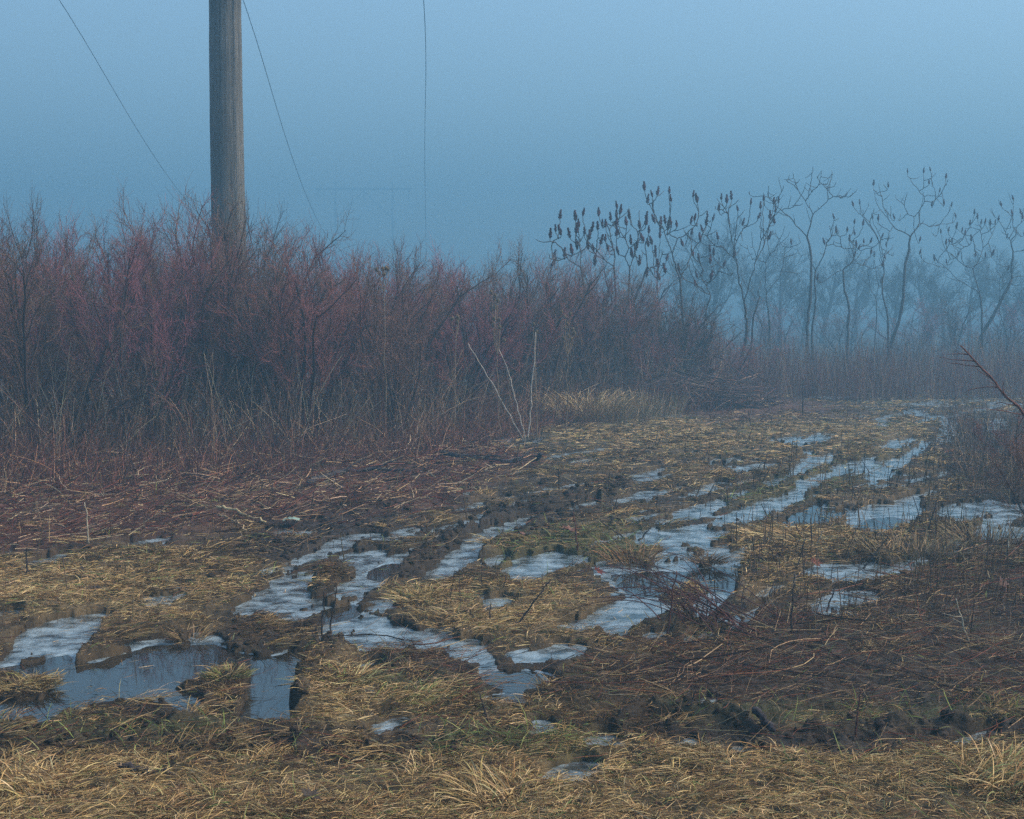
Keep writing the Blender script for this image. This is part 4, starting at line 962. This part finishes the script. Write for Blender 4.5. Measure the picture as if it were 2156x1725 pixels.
# grass tufts
def tuft(x, y, n, L, spread, cols, label, lift=(.7, 1.4), w=.0016, droop=.6, lean=None):
    b = np.array(hz(x, y)); g = Geo(); r = rng
    a = r.random(n) * 6.283; q = spread * np.sqrt(r.random(n))
    az = a + r.normal(0, .5, n)
    if lean is not None: az = np.where(r.random(n) < .65, lean + r.normal(0, .45, n), az)
    blades(g, q * np.cos(a), q * np.sin(a), np.zeros(n) - .01, L * (.5 + .6 * r.random(n)), w * (.7 + .7 * r.random(n)), lift[0] + (lift[1] - lift[0]) * r.random(n), pick(cols, n), 6, az, droop)
    o = link('grass_tuft', g.mesh('grass_tuft', False), M_straw, None, tuple(b)); tag(o, label, 'grass tuft', 'tufts of dry grass')
GR = [(.32, .3, .12), (.2, .24, .08), (.45, .37, .18)]
tuft(1335, 1192, 190, .26, .14, [(.32, .2, .1), (.25, .14, .07)], 'rusty grass tuft standing in the right puddle', w=.0018)
tuft(1235, 888, 620, .62, .6, [(.5, .38, .2), (.42, .31, .16)], 'large arching tan grass clump at the foot of the thicket, leftmost of two', (.9, 1.5), .004, .55)
tuft(1345, 880, 520, .5, .7, [(.4, .3, .17), (.33, .25, .15)], 'tall upright tan grass patch beneath the near sumacs', (1.1, 1.55), .004, .25)
tuft(1290, 888, 380, .34, .7, [(.4, .3, .17), (.33, .25, .15)], 'low tan grass patch between the two tall ones by the thicket', (1.0, 1.5), .004, .4)
tuft(60, 1690, 420, .17, .13, STRAW, 'golden tuft swept sideways in the bottom left corner', (.3, .9), .0017, .9, 2.9)
tuft(1050, 1690, 420, .17, .12, STRAW, 'golden tuft at the bottom middle of the picture', (.5, 1.2), .0017, .7, 2.4)
tuft(2120, 1680, 520, .2, .16, STRAW + [(.25, .26, .1)], 'big pale golden tuft in the bottom right corner', (.5, 1.2), .0017, .8, .4)
tuft(860, 1480, 300, .12, .16, GR + STRAW, 'yellow green tuft behind the foreground mud, right of the puddle', (.4, 1.1), .0016, .7, .3)
tuft(720, 1450, 420, .15, .14, GR + STRAW, 'tuft on the grassy bank at the right end of the big puddle', (.4, 1.0), .0016, .8)
tuft(400, 1350, 160, .12, .06, [(.2, .13, .07), (.3, .2, .1)], 'tiny brown tuft at the back edge of the big puddle', (.5, 1.2))
tuft(480, 1448, 260, .06, .09, [(.2, .15, .07), (.3, .22, .1), (.15, .17, .06)], 'mounded tuft standing in the big puddle', (.3, 1.1), .0018)
tuft(60, 1455, 240, .08, .13, [(.2, .15, .07), (.3, .22, .1)], 'low grassy lump in the big puddle at the left edge', (.2, .9), .0018)
tuft(1490, 1195, 200, .14, .09, [(.12, .08, .05), (.2, .14, .08)], 'dark round tuft on the ice at the back of the right puddle', (.2, 1.0), .002)
tuft(1440, 1250, 160, .10, .1, [(.14, .1, .05), (.26, .2, .1)], 'small tuft island in the middle of the right puddle', (.2, 1.0), .002)
tuft(1480, 1315, 90, .2, .09, [(.05, .035, .03), (.09, .05, .04)], 'spiky dark clump at the front of the right puddle', (.5, 1.3), .0028, .1)
tuft(1660, 1140, 420, .2, .3, STRAW, 'swept golden tuft beside the farther right puddle', (.2, .7), .0024, .9, 2.8)
tuft(1000, 1330, 420, .15, .22, STRAW, 'golden tuft on the central straw island', (.2, .8), .0018, .9, .2)
tuft(900, 1270, 360, .15, .2, GR + STRAW, 'yellowish tuft at the left end of the central straw island', (.3, 1.0), .0018, .8)
tuft(540, 1205, 240, .14, .14, STRAW, 'pale tuft beyond the ice in front of the debris', (.3, 1.0), .0022, .8)
tuft(2080, 1150, 240, .24, .25, [(.3, .22, .12), (.22, .16, .09)], 'dry upright tuft near the right edge behind the ice speckles', (.7, 1.4), .0026, .4)
tuft(1930, 1180, 260, .24, .3, [(.3, .22, .12), (.22, .16, .09)], 'dry upright tuft in the stubble at right', (.7, 1.4), .0026, .4)
# teasels
def teasel_head():
    g = Geo(); K, S = 7, 8; t = np.linspace(0, 1, K); an = np.arange(S) * 2 * math.pi / S
    p = np.sin(np.clip(t, .04, .96) * math.pi) ** .7 * .021
    V = np.stack([p[:, None] * np.cos(an), p[:, None] * np.sin(an), np.repeat(t[:, None] * .07, S, 1)], -1).reshape(-1, 3)
    idx = np.arange(K * S).reshape(K, S); a = idx[:-1]; b = idx[1:]
    g.add(V, [np.stack([a, np.roll(a, -1, 1), np.roll(b, -1, 1), b], -1).reshape(-1, 4), idx[-1][None, :], idx[0][::-1][None, :]], (.17, .12, .07))
    r = np.random.default_rng(2); n = 70; q = r.random(n); aa = r.random(n) * 6.283; pr = np.interp(q, t, p)
    g.tubes(grow(np.stack([pr * np.cos(aa), pr * np.sin(aa), q * .07], -1), np.stack([np.cos(aa), np.sin(aa), np.full(n, .3)], -1), np.full(n, .013), 2, .05, .1, r), np.full((n, 2), .0014), 3, (.26, .19, .11))
    return g.mesh('seed_head', False)
TH = teasel_head()
def teasel(x0, y0, d, heads, label):
    b0 = at(x0, HORIZON, d); b0 = np.array([b0[0], d, 0.]); e = empty('teasel', tuple(b0), label, 'teasel', 'teasels in the thicket')
    hp = [at(x, y, d + rng.uniform(-.1, .1)) - b0 for x, y in heads]; cen = np.mean(hp, axis=0); jn = cen * np.array([.8, .8, .8]); jn[2] = min(q[2] for q in hp) - .18
    g = Geo(); K = 8; t = np.linspace(0, 1, K)[:, None]
    P = jn * t; P[1:-1] += rng.normal(0, .008, (K - 2, 3)); g.tubes(P[None], np.linspace(.007, .005, K)[None], 5, (.27, .19, .12))
    for q in hp:
        mid = jn + (q - jn) * np.array([.75, .75, .45]); L = np.array([jn, mid, q]); tt = np.linspace(0, 2, 6)
        g.tubes(np.stack([np.interp(tt, [0, 1, 2], L[:, k]) for k in range(3)], -1)[None], np.full((1, 6), .0035), 4, (.27, .19, .12))
    link('stalk', g.mesh('stalk'), M_twig, e)
    for q in hp:
        f = link('seed_head', TH, M_twig, e, tuple(q)); f.rotation_euler = (rng.normal(0, .15), rng.normal(0, .15), rng.uniform(0, 6)); f.scale = (.85,) * 3
teasel(812, 560, 16.8, [(795, 573), (800, 581), (807, 572), (812, 570), (818, 572), (808, 583)], 'teasel with five round heads high in the thicket right of the pole')
teasel(955, 690, 17.3, [(951, 676), (964, 672), (962, 683), (966, 676)], 'teasel with a tight group of heads in the middle of the thicket')
teasel(1052, 680, 17.5, [(1035, 620), (1042, 628), (1047, 638), (1043, 652), (1040, 676), (1052, 678), (1053, 694), (1038, 690), (1062, 722)], 'tallest teasel, its heads stacked in a column above the pale stalks')
teasel(1130, 720, 17.8, [(1123, 688), (1129, 704)], 'teasel with two heads left of the tan grass clump')
teasel(1195, 720, 18.6, [(1182, 662), (1190, 672), (1200, 666), (1195, 686), (1190, 696), (1204, 698), (1208, 706), (1196, 712), (1186, 716), (1202, 718)], 'teasel with a wide cluster of heads above the tan grass clump')
# brush pile at the end of the thicket
def brush_pile():
    g = Geo(); r = np.random.default_rng(44); b0 = np.array(hz(1480, 862)); n = 520
    c = np.stack([r.normal(0, .55, n), r.normal(0, .4, n), np.abs(r.normal(0, .28, n))], -1)
    c[:, 2] = np.clip(c[:, 2], .02, .95 - .5 * np.abs(c[:, 0]))
    az = r.normal(0, .6, n) + np.where(r.random(n) < .5, math.pi, 0); el = r.normal(0, .32, n)
    D = np.stack([np.cos(az) * np.cos(el), np.sin(az) * np.cos(el), np.sin(el)], -1); L = .25 + .9 * r.random(n) ** 2
    P = grow(c - D * L[:, None] / 2, D, L, 6, .06, 0, r); P[:, :, 2] = np.maximum(P[:, :, 2], 0.01)
    g.tubes(P, (.003 + .011 * r.random((n, 1)) ** 2) * np.linspace(1, .6, 6)[None, :], 5, pick([(.06, .04, .04), (.1, .06, .055), (.16, .08, .06), (.22, .15, .11)], n), cap=True)
    tag(link('brush_pile', g.mesh('brush_pile'), M_twig, None, tuple(b0)), 'heap of cut branches at the right end of the thicket under the sumacs', 'brush pile')
brush_pile()
# red twigs at the right edge, close to the camera
polythick('red_branch', [(2200, 925, 9.4), (2156, 872, 9.4), (2100, 812, 9.45), (2060, 768, 9.5), (2022, 728, 9.5)], .011, .005, 'long reddish branch slanting up left from the right edge', 'branch', (.15, .06, .045), None, seed=80, side_twigs=9)
for i, (x, d, s, tl, lab) in enumerate(((2210, 10.2, .42, -.15, 'reddish bush at the right edge, nearest to the slanting branch'), (2165, 13.5, .40, -.1, 'dark low bush behind the reddish one at the right edge'), (2260, 12.0, .5, 0, 'bush just outside the right edge behind the slanting branch'), (2230, 16.5, .42, 0, 'dim bush at the right edge before the far weeds'))):
    p = at(x, HORIZON, d); place_shrub(i + 1, (p[0], p[1], 0), i * 1.3, s * .8, s * .8, lab, None, (0, tl), 'red_bush')
# fallen leaves and a scrap
def leaf(x, y, s, label, rot, col=(.12, .045, .03)):
    b = hz(x, y); n = 15; a = np.linspace(0, 2 * math.pi, n, endpoint=False)
    rr = np.array([1, .45, .85, .4, .8, .42, .75, .5, .5, .75, .42, .8, .4, .85, .45]) * s
    ring = np.stack([rr * np.cos(a), rr * np.sin(a) * .8, .25 * rr * np.abs(np.sin(a * 1.5)) + .15 * s * np.cos(3 * a)], -1)
    V = np.concatenate([[[0, 0, -.05 * s]], ring, [[0, 0, -.05 * s - .0015]], ring - [0, 0, .0015]]); i = np.arange(n)
    f1 = np.stack([np.zeros(n, int), 1 + i, 1 + (i + 1) % n], -1); f2 = np.stack([np.full(n, n + 1), n + 2 + (i + 1) % n, n + 2 + i], -1)
    q = np.stack([1 + i, n + 2 + i, n + 2 + (i + 1) % n, 1 + (i + 1) % n], -1)
    g = Geo(); g.add(V, [np.concatenate([f1, f2]), q], col)
    st = np.array([[[-s, 0, 0], [-1.5 * s, .05 * s, .1 * s], [-1.9 * s, 0, .3 * s]]]); g.tubes(st, np.full((1, 3), .0015), 4, col)
    o = link('dead_leaf', g.mesh('dead_leaf', False), M_leaf, None, (b[0], b[1], b[2] + s * .5 + .02)); o.rotation_euler = rot
    tag(o, label, 'leaf', 'fallen dead leaves')
leaf(1716, 1200, .06, 'curled red brown leaf caught on stubble by the icy patch at right', (.9, .3, .4), (.15, .05, .03))
leaf(1640, 1195, .045, 'small red brown leaf low in the grass left of the larger curled one', (.5, .2, 2.))
leaf(2110, 1262, .07, 'pinkish brown leaf in the dark twigs near the right edge', (.7, -.2, 1.), (.15, .08, .06))
leaf(1260, 1225, .05, 'dark red leaf at the left of the rusty tuft', (.5, .4, 0), (.16, .04, .03))
leaf(1200, 1148, .09, 'flat brown leaf pile on the grass in mid field', (.15, .1, 0), (.16, .07, .045))
leaf(1100, 1160, .07, 'brown leaf beside the icy patch in mid field', (.4, .1, 1.5), (.15, .07, .05))
leaf(655, 1722, .05, 'dark crumpled leaf on the straw at the bottom', (.4, .2, .5), (.05, .035, .025))
b = hz(613, 1116)
r = np.random.default_rng(3); n = 9; gx, gy = np.meshgrid(np.linspace(-.06, .06, n), np.linspace(-.035, .035, n)); gz = .02 + .02 * r.random((n, n)) + .025 * np.cos(gx * 18)
V_ = np.stack([gx + .006 * r.random((n, n)), gy, gz], -1).reshape(-1, 3); ii = np.arange(n * n).reshape(n, n); top = np.stack([ii[:-1, :-1], ii[:-1, 1:], ii[1:, 1:], ii[1:, :-1]], -1).reshape(-1, 4)
g = Geo(); g.add(V_, top, (.5, .6, .55)); g.add(V_ - [0, 0, .004], top[:, ::-1], (.5, .6, .55))
tag(link('plastic_scrap', g.mesh('plastic_scrap'), M_scrap, None, b), 'small pale green crumpled scrap at the edge of the brown debris', 'scrap')

# ------------------------------------------------------------------ the fog itself
g = Geo(); Lx = 328.0; z0, z1 = -1.3, 30.0
v = [(sx * Lx, sy * Lx, z) for z in (z0, z1) for sx, sy in ((-1, -1), (1, -1), (1, 1), (-1, 1))]
g.add(v, np.array([[3, 2, 1, 0], [4, 5, 6, 7], [0, 1, 5, 4], [1, 2, 6, 5], [2, 3, 7, 6], [3, 0, 4, 7]]))
M_fog = bpy.data.materials.new('fog_air'); M_fog.use_nodes = True; t = M_fog.node_tree; t.nodes.clear()
pv = t.nodes.new('ShaderNodeVolumePrincipled'); mo = t.nodes.new('ShaderNodeOutputMaterial')
pv.inputs['Color'].default_value = FOG_COLOR; pv.inputs['Density'].default_value = FOG_DENSITY; pv.inputs['Anisotropy'].default_value = FOG_ANISO
t.links.new(pv.outputs[0], mo.inputs['Volume'])
fog = link('haze', g.mesh('haze', False), M_fog); tag(fog, 'blue fog filling the air over the field', None, kind='stuff')
